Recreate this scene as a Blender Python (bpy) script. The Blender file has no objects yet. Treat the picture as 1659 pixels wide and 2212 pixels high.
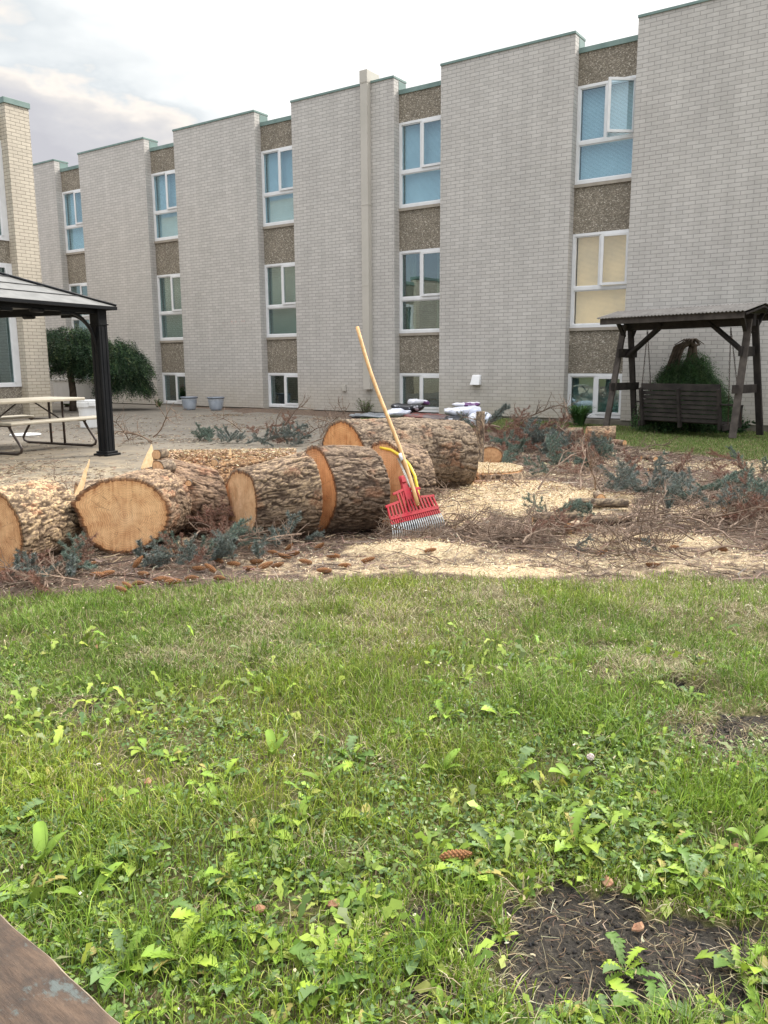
import bpy, math, random
import numpy as np
from mathutils import Vector, Matrix, Euler
random.seed(7)
RNG = np.random.default_rng(11)
sc = bpy.context.scene
COL = sc.collection

# ------------------------------------------------------------------ camera
F, PIT, ROL = 1749.94, .1810, -.0059
CAM = np.array([0., 0., 1.2])
_cp, _sp, _cr, _sr = math.cos(PIT), math.sin(PIT), math.cos(ROL), math.sin(ROL)
FW = np.array([0, _cp, -_sp]); _up = np.array([0, _sp, _cp]); _r = np.array([1., 0, 0])
RV = _cr*_r+_sr*_up; UV_ = -_sr*_r+_cr*_up
cd = bpy.data.cameras.new('camera'); cam = bpy.data.objects.new('camera', cd); COL.objects.link(cam)
cd.sensor_fit = 'HORIZONTAL'; cd.sensor_width = 36; cd.lens = 36*F/1659.
cd.clip_start = .05; cd.clip_end = 400
cam.matrix_world = Matrix(((RV[0], UV_[0], -FW[0], 0), (RV[1], UV_[1], -FW[1], 0), (RV[2], UV_[2], -FW[2], 1.2), (0, 0, 0, 1)))
sc.camera = cam
sc.view_settings.view_transform = 'Standard'; sc.view_settings.look = 'None'
sc.view_settings.gamma = 1; sc.view_settings.exposure = 0.80
# ------------------------------------------------------------------ world and sun
SUN_AZ, SUN_EL = 62., 40.      # azimuth clockwise from +Y, elevation
w = bpy.data.worlds.new('World'); sc.world = w; w.use_nodes = True
nt = w.node_tree; nt.nodes.clear()
def N(nt, t, **k):
    n = nt.nodes.new(t)
    for a, b in k.items(): setattr(n, a, b)
    return n
def L(nt, a, b): nt.links.new(a, b)
def mth(nt, op, a, b=None, clamp=False):
    n = N(nt, 'ShaderNodeMath', operation=op); n.use_clamp = clamp
    for i, v in enumerate((a, b)):
        if v is None: continue
        if isinstance(v, (int, float)): n.inputs[i].default_value = v
        else: L(nt, v, n.inputs[i])
    return n.outputs[0]
def mixc(nt, fac, a, b, mode='MIX'):
    n = N(nt, 'ShaderNodeMix', data_type='RGBA', blend_type=mode)
    for s, v in ((n.inputs[0], fac), (n.inputs[6], a), (n.inputs[7], b)):
        if isinstance(v, (int, float)): s.default_value = v
        elif isinstance(v, (tuple, list)): s.default_value = (*v[:3], 1)
        else: L(nt, v, s)
    return n.outputs[2]
def ramp(nt, fac, pts):
    n = N(nt, 'ShaderNodeValToRGB'); e = n.color_ramp.elements
    while len(e) < len(pts): e.new(.5)
    for i, (p, c) in enumerate(pts):
        e[i].position = p; e[i].color = (*c[:3], 1) if isinstance(c, (tuple, list)) else (c, c, c, 1)
    L(nt, fac, n.inputs[0]); return n.outputs[0]
def noise(nt, vec, scale, detail=3, rough=.55, out='Fac'):
    n = N(nt, 'ShaderNodeTexNoise'); n.inputs['Scale'].default_value = scale
    n.inputs['Detail'].default_value = detail; n.inputs['Roughness'].default_value = rough
    if vec is not None: L(nt, vec, n.inputs['Vector'])
    return n.outputs[out]
def vmap(nt, vec, scale=(1, 1, 1), rot=(0, 0, 0)):
    n = N(nt, 'ShaderNodeMapping'); n.inputs['Scale'].default_value = scale; n.inputs['Rotation'].default_value = rot
    L(nt, vec, n.inputs['Vector']); return n.outputs[0]

sky = N(nt, 'ShaderNodeTexSky', sky_type='NISHITA'); sky.sun_disc = False
sky.sun_elevation = math.radians(SUN_EL); sky.sun_rotation = math.radians(SUN_AZ)
tc = N(nt, 'ShaderNodeTexCoord'); g = tc.outputs['Generated']
sx = N(nt, 'ShaderNodeSeparateXYZ'); L(nt, g, sx.inputs[0])
nz = noise(nt, vmap(nt, g, (2.0, 2.0, 4.6)), 1.55, 5, .52)
nz2 = noise(nt, vmap(nt, g, (1, 1, 2.2)), 5.5, 5, .6)
# cloud cover ahead is nearly complete, bright in the middle and right, greyer low on the left
bright = mth(nt, 'ADD', mth(nt, 'MULTIPLY', sx.outputs[0], 1.0), mth(nt, 'MULTIPLY', sx.outputs[2], .55))
bz = mth(nt, 'ADD', sx.outputs[2], mth(nt, 'MULTIPLY', mth(nt, 'SUBTRACT', nz2, .5), .10))
bank = mth(nt, 'SUBTRACT', 1., mth(nt, 'ABSOLUTE', mth(nt, 'DIVIDE', mth(nt, 'SUBTRACT', bz, .235), .062)), True)
bank = mth(nt, 'MULTIPLY', mth(nt, 'MULTIPLY', bank, mth(nt, 'MULTIPLY', mth(nt, 'SUBTRACT', -.10, sx.outputs[0]), 7., True)), .50)
bright = mth(nt, 'ADD', mth(nt, 'SUBTRACT', bright, bank), .13)
bright = mth(nt, 'ADD', bright, mth(nt, 'ADD', mth(nt, 'MULTIPLY', nz, 1.5), mth(nt, 'MULTIPLY', nz2, .35)))
cloud = ramp(nt, mth(nt, 'SUBTRACT', bright, .30), [(.0, (.52, .52, .56)), (.20, (.58, .58, .61)), (.36, (.70, .68, .67)), (.46, (.88, .82, .76)), (.54, (.66, .70, .725)), (.80, (.96, .97, .96)), (1., (1.06, 1.06, 1.05))])
vn = N(nt, 'ShaderNodeVectorMath', operation='SCALE'); vn.inputs['Scale'].default_value = 9.0
L(nt, cloud, vn.inputs[0])
L(nt, mth(nt, 'ADD', 6.9, mth(nt, 'MULTIPLY', mth(nt, 'MAXIMUM', mth(nt, 'SUBTRACT', sx.outputs[2], .36), 0.), 27.)), vn.inputs['Scale'])
cover = mth(nt, 'ADD', mth(nt, 'MULTIPLY', sx.outputs[1], 1.6), mth(nt, 'ADD', mth(nt, 'MULTIPLY', nz, .9), .15), True)
cover = mth(nt, 'MAXIMUM', cover, mth(nt, 'MULTIPLY', mth(nt, 'SUBTRACT', sx.outputs[2], .25), 1.6), True)
cover = mth(nt, 'MAXIMUM', cover, .72)
fin = mixc(nt, cover, sky.outputs[0], vn.outputs[0])
bg = N(nt, 'ShaderNodeBackground'); bg.inputs[1].default_value = .1
L(nt, fin, bg.inputs[0]); wo = N(nt, 'ShaderNodeOutputWorld'); L(nt, bg.outputs[0], wo.inputs[0])
sd = bpy.data.lights.new('sun', 'SUN'); sd.energy = 2.7; sd.angle = math.radians(14); sd.color = (1, .93, .82)
so = bpy.data.objects.new('sun', sd); COL.objects.link(so)
_a, _e = math.radians(SUN_AZ), math.radians(SUN_EL)
so.rotation_euler = Vector((math.sin(_a)*math.cos(_e), math.cos(_a)*math.cos(_e), math.sin(_e))).to_track_quat('Z', 'Y').to_euler()

# ------------------------------------------------------------------ geometry of the place
def ray(x, y): return FW+RV*(x-829.5)/F+UV_*(1106-y)/F
def gp(x, y, z=0.):
    d = ray(x, y); return CAM+d*(z-CAM[2])/d[2]
def yp(x, y, Y):
    d = ray(x, y); return CAM+d*Y/d[1]
YAW = .6049
SX, SY = 4.8651, 16.7162
PER, GAP, ZT, ZB = 4.3275, 1.2484, 7.6413, .03
ux = np.array([math.cos(YAW), -math.sin(YAW), 0]); uy = np.array([math.sin(YAW), math.cos(YAW), 0]); O0 = np.array([SX, SY, 0])
def S(a, b, c=0.): return O0+ux*a+uy*b+np.array([0, 0, c])

# vectorised value noise
def _h(i, j, k, s):
    n = (i*374761393+j*668265263+k*2147483647*3+s*974634777) & 0xffffffff
    n = ((n ^ (n >> 13))*1274126177) & 0xffffffff
    n = ((n ^ (n >> 16))*2246822519) & 0xffffffff
    return ((n ^ (n >> 15)) & 0xffffff)/float(0xffffff)
def vn3(x, y, z, s=0):
    x, y, z = np.broadcast_arrays(np.asarray(x, float), np.asarray(y, float), np.asarray(z, float))
    xi, yi, zi = np.floor(x).astype(np.int64), np.floor(y).astype(np.int64), np.floor(z).astype(np.int64)
    fx, fy, fz = x-xi, y-yi, z-zi
    fx = fx*fx*(3-2*fx); fy = fy*fy*(3-2*fy); fz = fz*fz*(3-2*fz)
    r = 0
    for a in (0, 1):
        for b in (0, 1):
            for c in (0, 1):
                r = r+_h(xi+a, yi+b, zi+c, s)*(fx if a else 1-fx)*(fy if b else 1-fy)*(fz if c else 1-fz)
    return r
def fbm(x, y, z=0., s=0, o=3):
    r, a, t = 0, 1., 0
    for i in range(o):
        r = r+a*vn3(np.asarray(x)*2**i, np.asarray(y)*2**i, np.asarray(z)*2.**i, s+i*17); t += a; a *= .5
    return r/t
def sst(a, b, x):
    t = np.clip((x-a)/(b-a), 0, 1); return t*t*(3-2*t)

# ------------------------------------------------------------------ mesh helpers
def mesh_np(name, co, loops, totals, mat=None, parent=None, col=None, uv=None, smooth=False, fl=None):
    me = bpy.data.meshes.new(name)
    co = np.asarray(co, np.float32).reshape(-1, 3); loops = np.asarray(loops, np.int32).ravel(); totals = np.asarray(totals, np.int32)
    me.vertices.add(len(co)); me.vertices.foreach_set('co', co.ravel())
    me.loops.add(len(loops)); me.loops.foreach_set('vertex_index', loops)
    me.polygons.add(len(totals)); st = np.concatenate(([0], np.cumsum(totals)[:-1])).astype(np.int32)
    me.polygons.foreach_set('loop_start', st); me.polygons.foreach_set('loop_total', totals)
    if smooth: me.polygons.foreach_set('use_smooth', np.ones(len(totals), bool))
    if col is not None:
        a = me.color_attributes.new('Col', 'FLOAT_COLOR', 'POINT')
        c = np.ones((len(co), 4), np.float32); c[:, :3] = col; a.data.foreach_set('color', c.ravel())
    if uv is not None:
        u = me.uv_layers.new(name='UVMap'); u.data.foreach_set('uv', np.asarray(uv, np.float32)[loops].ravel())
    me.update(calc_edges=True); me.validate()
    o = bpy.data.objects.new(name, me); COL.objects.link(o)
    if mat: me.materials.append(mat)
    if parent: o.parent = parent
    return o
class MB:
    def __init__(s): s.v = []; s.f = []
    def add(s, vs, fs):
        b = len(s.v); s.v += [tuple(map(float, p)) for p in vs]; s.f += [tuple(b+i for i in f) for f in fs]; return s
    def box(s, x0, x1, y0, y1, z0, z1):
        return s.add([(x0, y0, z0), (x1, y0, z0), (x1, y1, z0), (x0, y1, z0), (x0, y0, z1), (x1, y0, z1), (x1, y1, z1), (x0, y1, z1)],
                     [(0, 3, 2, 1), (4, 5, 6, 7), (0, 1, 5, 4), (1, 2, 6, 5), (2, 3, 7, 6), (3, 0, 4, 7)])
    def beam(s, p, q, w, h, up=(0, 0, 1)):
        p, q = Vector(p), Vector(q); d = (q-p).normalized(); u = Vector(up)
        a = d.cross(u)
        if a.length < 1e-4: a = d.cross(Vector((1, 0, 0)))
        a.normalize(); b = a.cross(d).normalized(); a *= w/2; b *= h/2
        return s.add([p-a-b, p+a-b, p+a+b, p-a+b, q-a-b, q+a-b, q+a+b, q-a+b], [(3, 2, 1, 0), (4, 5, 6, 7), (0, 1, 5, 4), (1, 2, 6, 5), (2, 3, 7, 6), (3, 0, 4, 7)])
    def tube(s, path, rad, n=8, cap=True):
        P = [Vector(p) for p in path]; m = len(P)
        R = rad if hasattr(rad, '__len__') else [rad]*m
        t0 = (P[1]-P[0]).normalized(); a = t0.orthogonal().normalized(); vs = []
        for i in range(m):
            t = (P[min(i+1, m-1)]-P[max(i-1, 0)]).normalized()
            a = (a-t*a.dot(t)); a = a.normalized() if a.length > 1e-6 else t.orthogonal().normalized()
            b = t.cross(a)
            for k in range(n):
                an = 2*math.pi*k/n; vs.append(P[i]+(a*math.cos(an)+b*math.sin(an))*R[i])
        fs = [(i*n+k, i*n+(k+1) % n, (i+1)*n+(k+1) % n, (i+1)*n+k) for i in range(m-1) for k in range(n)]
        if cap: fs += [tuple(range(n-1, -1, -1)), tuple((m-1)*n+k for k in range(n))]
        return s.add(vs, fs)
    def lathe(s, prof, n=32, c=(0, 0, 0)):
        vs = [(c[0]+r*math.cos(2*math.pi*k/n), c[1]+r*math.sin(2*math.pi*k/n), c[2]+z) for r, z in prof for k in range(n)]
        fs = [(i*n+k, i*n+(k+1) % n, (i+1)*n+(k+1) % n, (i+1)*n+k) for i in range(len(prof)-1) for k in range(n)]
        return s.add(vs, fs)
    def build(s, name, mat, parent=None, bevel=0, smooth=False, uv=True, jitter=0):
        me = bpy.data.meshes.new(name)
        V = s.v
        if jitter: V = [(a+random.uniform(-jitter, jitter), b+random.uniform(-jitter, jitter), c+random.uniform(-jitter, jitter)) for a, b, c in V]
        me.from_pydata(V, [], s.f); me.update()
        if uv:
            u = me.uv_layers.new(name='UVMap')
            for p in me.polygons:
                n = p.normal; ax = max(range(3), key=lambda i: abs(n[i]))
                for li in p.loop_indices:
                    c = me.vertices[me.loops[li].vertex_index].co
                    u.data[li].uv = (c[1], c[2]) if ax == 0 else ((c[0], c[2]) if ax == 1 else (c[0], c[1]))
        if smooth:
            for p in me.polygons: p.use_smooth = True
        me.materials.append(mat)
        o = bpy.data.objects.new(name, me); COL.objects.link(o)
        if parent: o.parent = parent
        if bevel:
            b = o.modifiers.new('bevel', 'BEVEL'); b.width = bevel; b.segments = 2; b.limit_method = 'ANGLE'; b.angle_limit = .6
        return o
def tag(o, label=None, cat=None, group=None, kind=None):
    if label: o['label'] = label
    if cat: o['category'] = cat
    if group: o['group'] = group
    if kind: o['kind'] = kind
    return o
def empty(name, loc=(0, 0, 0), rz=0, label=None, cat=None, group=None):
    o = bpy.data.objects.new(name, None); COL.objects.link(o); o.location = loc; o.rotation_euler = (0, 0, rz); o.empty_display_size = .1
    return tag(o, label, cat, group)
def copy_tree(o, loc, rot=None, scale=None, label=None, parent=None):
    kids = list(o.children)
    c = o.copy(); COL.objects.link(c)
    if parent is not None: c.parent = parent
    else:
        c.location = loc
        if rot is not None: c.rotation_euler = rot
        if scale is not None: c.scale = (scale,)*3
        if label: c['label'] = label
    for k in kids: copy_tree(k, None, parent=c)
    return c

# ------------------------------------------------------------------ materials
def M(name, c1, c2=None, scale=8, rough=.7, bump=0, bscale=None, detail=4, metallic=0, stretch=(1, 1, 1), spec=.35, coat=0, rand=0, lo=.35, hi=.65, trans=0):
    m = bpy.data.materials.new(name); m.use_nodes = True; t = m.node_tree; b = t.nodes['Principled BSDF']
    b.inputs['Roughness'].default_value = rough; b.inputs['Metallic'].default_value = metallic
    b.inputs['Specular IOR Level'].default_value = spec; b.inputs['Coat Weight'].default_value = coat
    tc = N(t, 'ShaderNodeTexCoord'); vec = vmap(t, tc.outputs['Object'], stretch)
    if c2 is None: c2 = tuple(x*.82 for x in c1)
    f = ramp(t, noise(t, vec, scale, detail), [(lo, 0.), (hi, 1.)])
    c = mixc(t, f, c1, c2)
    if rand:
        oi = N(t, 'ShaderNodeObjectInfo'); hs = N(t, 'ShaderNodeHueSaturation')
        L(t, c, hs.inputs['Color']); L(t, mth(t, 'ADD', mth(t, 'MULTIPLY', oi.outputs['Random'], rand), 1-rand/2), hs.inputs['Value']); c = hs.outputs[0]
    L(t, c, b.inputs['Base Color'])
    if bump:
        bp = N(t, 'ShaderNodeBump'); bp.inputs['Strength'].default_value = bump; bp.inputs['Distance'].default_value = .01
        L(t, noise(t, vec, bscale or scale*3, 5), bp.inputs['Height']); L(t, bp.outputs[0], b.inputs['Normal'])
    return m
def attr_mat(name, rough=.6, trans=0, spec=.3, nscale=0, namp=.3, bump=0, bscale=60):
    """colour from the per-vertex attribute, varied by noise"""
    m = bpy.data.materials.new(name); m.use_nodes = True; t = m.node_tree; b = t.nodes['Principled BSDF']
    b.inputs['Roughness'].default_value = rough; b.inputs['Specular IOR Level'].default_value = spec
    at = N(t, 'ShaderNodeVertexColor', layer_name='Col'); c = at.outputs[0]
    tc = N(t, 'ShaderNodeTexCoord')
    if nscale:
        f = noise(t, tc.outputs['Object'], nscale, 4); k = mth(t, 'ADD', mth(t, 'MULTIPLY', f, namp*2), 1-namp)
        hs = N(t, 'ShaderNodeHueSaturation'); L(t, c, hs.inputs['Color']); L(t, k, hs.inputs['Value']); c = hs.outputs[0]
    L(t, c, b.inputs['Base Color'])
    if bump:
        bp = N(t, 'ShaderNodeBump'); bp.inputs['Strength'].default_value = bump; bp.inputs['Distance'].default_value = .01
        L(t, noise(t, tc.outputs['Object'], bscale, 5), bp.inputs['Height']); L(t, bp.outputs[0], b.inputs['Normal'])
    if trans:
        tr = N(t, 'ShaderNodeBsdfTranslucent'); L(t, c, tr.inputs[0]); mx = N(t, 'ShaderNodeMixShader'); mx.inputs[0].default_value = trans
        L(t, b.outputs[0], mx.inputs[1]); L(t, tr.outputs[0], mx.inputs[2]); L(t, mx.outputs[0], t.nodes['Material Output'].inputs[0])
    return m
def brick_mat(name, c1, c2, mortar):
    m = bpy.data.materials.new(name); m.use_nodes = True; t = m.node_tree; b = t.nodes['Principled BSDF']; b.inputs['Roughness'].default_value = .75
    tc = N(t, 'ShaderNodeTexCoord'); bt = N(t, 'ShaderNodeTexBrick'); L(t, tc.outputs['UV'], bt.inputs['Vector'])
    for k, v in (('Scale', 1), ('Mortar Size', .0065), ('Mortar Smooth', .15), ('Bias', 0), ('Brick Width', .2252), ('Row Height', .0761)): bt.inputs[k].default_value = v
    bt.inputs['Color1'].default_value = (*c1, 1); bt.inputs['Color2'].default_value = (*c2, 1); bt.inputs['Mortar'].default_value = (*mortar, 1)
    big = noise(t, tc.outputs['Object'], .55, 5); fine = noise(t, vmap(t, tc.outputs['Object'], (1, 1, 3)), 9, 5)
    streak = noise(t, vmap(t, tc.outputs['Object'], (3.2, 3.2, .22)), 1.3, 6, .65)
    k = mth(t, 'ADD', mth(t, 'ADD', mth(t, 'ADD', mth(t, 'MULTIPLY', big, .26), mth(t, 'MULTIPLY', fine, .16)), mth(t, 'MULTIPLY', streak, .40)), .59)
    hs = N(t, 'ShaderNodeHueSaturation'); L(t, bt.outputs[0], hs.inputs['Color']); L(t, k, hs.inputs['Value'])
    # dirt splashed along the foot of the wall and rusty runs
    sz = N(t, 'ShaderNodeSeparateXYZ'); L(t, tc.outputs['Object'], sz.inputs[0])
    foot = mth(t, 'SUBTRACT', 1.15, sz.outputs[2]); foot = mth(t, 'MULTIPLY', foot, mth(t, 'MULTIPLY', noise(t, tc.outputs['Object'], 1.6, 6, .7), .75), True)
    c = mixc(t, foot, hs.outputs[0], tuple(x*y for x, y in zip(c1, (.74, .66, .50))))
    L(t, c, b.inputs['Base Color'])
    bp = N(t, 'ShaderNodeBump'); bp.inputs['Strength'].default_value = .6; bp.inputs['Distance'].default_value = .006
    hgt = mth(t, 'ADD', mth(t, 'MULTIPLY', bt.outputs['Fac'], -1.), mth(t, 'MULTIPLY', noise(t, tc.outputs['Object'], 60, 4), .3))
    L(t, hgt, bp.inputs['Height']); L(t, bp.outputs[0], b.inputs['Normal'])
    return m
def agg_mat():
    m = bpy.data.materials.new('exposed_aggregate'); m.use_nodes = True; t = m.node_tree; b = t.nodes['Principled BSDF']; b.inputs['Roughness'].default_value = .85
    tc = N(t, 'ShaderNodeTexCoord'); v = N(t, 'ShaderNodeTexVoronoi'); v.inputs['Scale'].default_value = 42
    L(t, vmap(t, tc.outputs['Object'], (1, 1, 1.2)), v.inputs['Vector'])
    s = N(t, 'ShaderNodeSeparateColor'); L(t, v.outputs['Color'], s.inputs[0])
    c = ramp(t, s.outputs[0], [(0, (.13, .112, .088)), (.4, (.24, .205, .16)), (.75, (.32, .28, .225)), (.93, (.43, .385, .32)), (1, (.62, .57, .5))])
    c = mixc(t, ramp(t, v.outputs['Distance'], [(.3, 0.), (.75, .8)]), c, (.16, .14, .11))
    k = mth(t, 'ADD', mth(t, 'MULTIPLY', noise(t, tc.outputs['Object'], 2.2, 5), .6), .7)
    hs = N(t, 'ShaderNodeHueSaturation'); L(t, c, hs.inputs['Color']); L(t, k, hs.inputs['Value']); L(t, hs.outputs[0], b.inputs['Base Color'])
    bp = N(t, 'ShaderNodeBump'); bp.inputs['Strength'].default_value = .8; bp.inputs['Distance'].default_value = .01; bp.invert = True
    L(t, v.outputs['Distance'], bp.inputs['Height']); L(t, bp.outputs[0], b.inputs['Normal']); return m
def glass_mat(name, tint, refl):
    m = bpy.data.materials.new(name); m.use_nodes = True; t = m.node_tree; t.nodes.remove(t.nodes['Principled BSDF'])
    gl = N(t, 'ShaderNodeBsdfGlossy'); gl.inputs['Roughness'].default_value = .01; gl.inputs['Color'].default_value = (.85, .95, 1, 1)
    tr = N(t, 'ShaderNodeBsdfTransparent'); tr.inputs[0].default_value = (*tint, 1)
    lw = N(t, 'ShaderNodeLayerWeight'); lw.inputs[0].default_value = .5
    frs = mth(t, 'ADD', mth(t, 'MULTIPLY', mth(t, 'POWER', lw.outputs['Facing'], 5.), .9), .04)
    tc = N(t, 'ShaderNodeTexCoord'); bp = N(t, 'ShaderNodeBump'); bp.inputs['Strength'].default_value = .05; bp.inputs['Distance'].default_value = .02
    L(t, noise(t, tc.outputs['Object'], 1.8, 2), bp.inputs['Height']); L(t, bp.outputs[0], gl.inputs['Normal'])
    mx = N(t, 'ShaderNodeMixShader'); L(t, mth(t, 'ADD', frs, refl, True), mx.inputs[0]); L(t, tr.outputs[0], mx.inputs[1]); L(t, gl.outputs[0], mx.inputs[2])
    L(t, mx.outputs[0], t.nodes['Material Output'].inputs[0]); return m
def wood_face_mat(name, heart, sap, rim, seed):
    m = bpy.data.materials.new(name); m.use_nodes = True; t = m.node_tree; b = t.nodes['Principled BSDF']; b.inputs['Roughness'].default_value = .72; b.inputs['Specular IOR Level'].default_value = .2
    tc = N(t, 'ShaderNodeTexCoord'); uv = tc.outputs['UV']
    of = N(t, 'ShaderNodeVectorMath', operation='ADD'); of.inputs[1].default_value = (seed*3.1, seed*1.7, seed); L(t, uv, of.inputs[0])
    ln = N(t, 'ShaderNodeVectorMath', operation='LENGTH'); L(t, uv, ln.inputs[0]); r = ln.outputs['Value']
    warp = noise(t, of.outputs[0], 2.2, 3)
    rr = mth(t, 'ADD', r, mth(t, 'MULTIPLY', warp, .10))
    ring = mth(t, 'SINE', mth(t, 'MULTIPLY', mth(t, 'ADD', rr, mth(t, 'MULTIPLY', mth(t, 'SINE', mth(t, 'MULTIPLY', rr, 17.)), .008)), 130.))
    ring = mth(t, 'MULTIPLY', mth(t, 'ADD', ring, 1.), .5)
    c = ramp(t, r, [(0, heart), (.5, sap), (.86, sap), (1, rim)])
    blot = noise(t, of.outputs[0], 3.2, 5, .65)
    c = mixc(t, ramp(t, blot, [(.38, 0.), (.66, .75)]), c, tuple(x*y for x, y in zip(rim, (1., .92, .85))))
    saw = noise(t, vmap(t, of.outputs[0], (9, .35, 1), (0, 0, .12*seed)), 2.6, 4, .6)
    c = mixc(t, ramp(t, saw, [(.36, 0.), (.68, .55)]), c, tuple(min(1, x*1.32) for x in sap))
    c = mixc(t, mth(t, 'MULTIPLY', ring, mth(t, 'ADD', mth(t, 'MULTIPLY', blot, .42), .10)), c, tuple(x*.52 for x in rim))
    # radial drying cracks
    sp = N(t, 'ShaderNodeSeparateXYZ'); L(t, uv, sp.inputs[0]); ang = mth(t, 'ARCTAN2', sp.outputs[1], sp.outputs[0])
    cb = N(t, 'ShaderNodeCombineXYZ'); L(t, mth(t, 'ADD', mth(t, 'MULTIPLY', ang, 1.6), mth(t, 'MULTIPLY', warp, .25)), cb.inputs[0]); cb.inputs[1].default_value = seed*7
    L(t, mth(t, 'MULTIPLY', r, .35), cb.inputs[2])
    ck = ramp(t, mth(t, 'ABSOLUTE', mth(t, 'SUBTRACT', noise(t, cb.outputs[0], 2.2, 2), .5)), [(0, .75), (.008, 0.)])
    c = mixc(t, mth(t, 'MULTIPLY', ck, ramp(t, r, [(.15, 0.), (.4, 1.), (.85, .5)])), c, tuple(x*.35 for x in rim))
    L(t, c, b.inputs['Base Color'])
    bp = N(t, 'ShaderNodeBump'); bp.inputs['Strength'].default_value = .45; bp.inputs['Distance'].default_value = .006
    L(t, mth(t, 'ADD', saw, mth(t, 'MULTIPLY', noise(t, of.outputs[0], 40, 4), .5)), bp.inputs['Height']); L(t, bp.outputs[0], b.inputs['Normal']); return m

MT = {}
MT['brick'] = brick_mat('painted_brick', (.520, .496, .472), (.452, .430, .408), (.315, .302, .286))
MT['brick_warm_lit'] = brick_mat('warm_lit_brick', (.54, .485, .40), (.48, .43, .355), (.25, .22, .18))  # same brick as the main building, warm light put into its colour
MT['agg'] = agg_mat()
MT['green'] = M('green_metal', (.13, .20, .185), (.19, .27, .25), 3, .4, spec=.5)
MT['vinyl'] = M('white_vinyl', (.74, .745, .76), (.68, .685, .70), 5, .4)
MT['sillm'] = M('tan_metal', (.36, .32, .27), None, 5, .5)
MT['down'] = M('beige_metal', (.50, .47, .425), (.46, .435, .39), 2, .45)
MT['found'] = M('concrete_foot', (.22, .20, .17), (.13, .115, .09), 4, .9, .6, 30)
MT['dark'] = M('dark_room', (.045, .045, .042), (.07, .065, .06), 1.2, .9)
MT['blind'] = M('blind_slats', (.74, .76, .75), (.68, .71, .71), 3, .6)
MT['blind_cool'] = M('cool_blind_slats', (.74, .82, .83), (.66, .75, .77), 3, .6)
MT['blind_glow'] = M('glowing_blind_slats', (.80, .70, .45), (.62, .56, .38), 2, .6)
_b = MT['blind_glow'].node_tree.nodes['Principled BSDF']; _b.inputs['Emission Color'].default_value = (1, .82, .52, 1); _b.inputs['Emission Strength'].default_value = .10  # yellow colour and glow stand in for warm light reflected in this window
MT['curtain'] = M('curtain', (.34, .34, .27), (.16, .18, .14), 2.5, .8, stretch=(9, 1, .4))
MT['glass'] = glass_mat('window_glass', (.66, .76, .74), .14)
MT['glass_sky'] = glass_mat('upper_window_glass', (.86, .96, .99), .10)
MT['glass_clear'] = glass_mat('clear_window_glass', (.97, .95, .93), .03)
MT['black'] = M('black_powder_coat', (.006, .007, .009), (.011, .012, .014), 6, .42, spec=.22)
MT['roof'] = M('dusty_polycarbonate', (.17, .168, .162), (.11, .108, .103), 6, .42, .1, 40)
MT['plastic_beige'] = M('beige_plastic', (.42, .38, .31), (.36, .325, .26), 7, .5, .1, 40)
MT['brown_tube'] = M('brown_steel_tube', (.040, .028, .024), (.065, .045, .036), 9, .4, spec=.5)
MT['white_plastic'] = M('white_plastic', (.74, .745, .75), (.66, .66, .65), 4, .35)
MT['swing'] = M('stained_swing_wood', (.020, .016, .015), (.045, .037, .033), 6, .75, .5, 40, stretch=(1, 1, 1), rand=.3)
MT['swing_post'] = M('weathered_swing_post', (.050, .041, .036), (.095, .080, .070), 7, .8, .5, 40, rand=.3)
MT['tin'] = M('corrugated_grey_sheet', (.15, .138, .128), (.22, .205, .19), 6, .7)
MT['chain'] = M('rusty_chain', (.05, .035, .028), (.10, .06, .04), 20, .6, metallic=.5)
MT['pot'] = M('glazed_grey_pot', (.30, .34, .40), (.42, .46, .52), 6, .3, spec=.6)
MT['potrim'] = M('dark_grey_pot_rim', (.10, .12, .15), (.16, .18, .22), 6, .35, spec=.6)
MT['soil'] = M('potting_soil', (.05, .035, .025), (.09, .065, .045), 20, .95, .8)
MT['red'] = M('red_rake_plastic', (.40, .012, .028), (.30, .04, .04), 9, .5, .1, 60, spec=.35)
MT['tine'] = M('galvanised_tine', (.50, .52, .53), (.38, .40, .41), 20, .4, metallic=.6)
MT['handle'] = M('pale_wooden_handle', (.56, .34, .15), (.42, .235, .095), 5, .5, .1, 30, stretch=(8, 8, 1))
MT['sticker'] = M('paper_sticker', (.72, .72, .74), (.55, .56, .60), 30, .6)
MT['yellow'] = M('yellow_saw_frame', (.78, .60, .03), (.66, .50, .03), 8, .4, spec=.5)
MT['steel'] = M('saw_steel', (.35, .34, .32), (.2, .17, .14), 18, .4, metallic=.8)
MT['bark_small'] = M('small_branch_bark', (.16, .115, .085), (.30, .245, .195), 30, .9, .9, 50, stretch=(1, 1, .4))
MT['twig'] = M('dead_twig', (.125, .085, .062), (.25, .185, .14), 14, .9, rand=.6)
MT['splint'] = M('fresh_split_wood', (.72, .52, .30), (.60, .40, .20), 8, .7, .4, 50, stretch=(6, 6, .5))
MT['plantstem'] = M('shrub_stem', (.075, .055, .04), (.13, .10, .075), 12, .9, .6)
MT['leaf'] = attr_mat('leaf', .5, .26, .35, 30, .16)
MT['grass'] = attr_mat('grass_blades', .55, .26, .3)
MT['needle'] = attr_mat('spruce_needles', .55, .1, .3)
MT['chip'] = attr_mat('wood_chips', .8, .08, .2)
MT['barkm'] = attr_mat('log_bark', .88, 0, .2, 45, .30, .7, 90)
MT['cone'] = attr_mat('cone_scales', .7, 0, .3, 60, .25)
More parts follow.
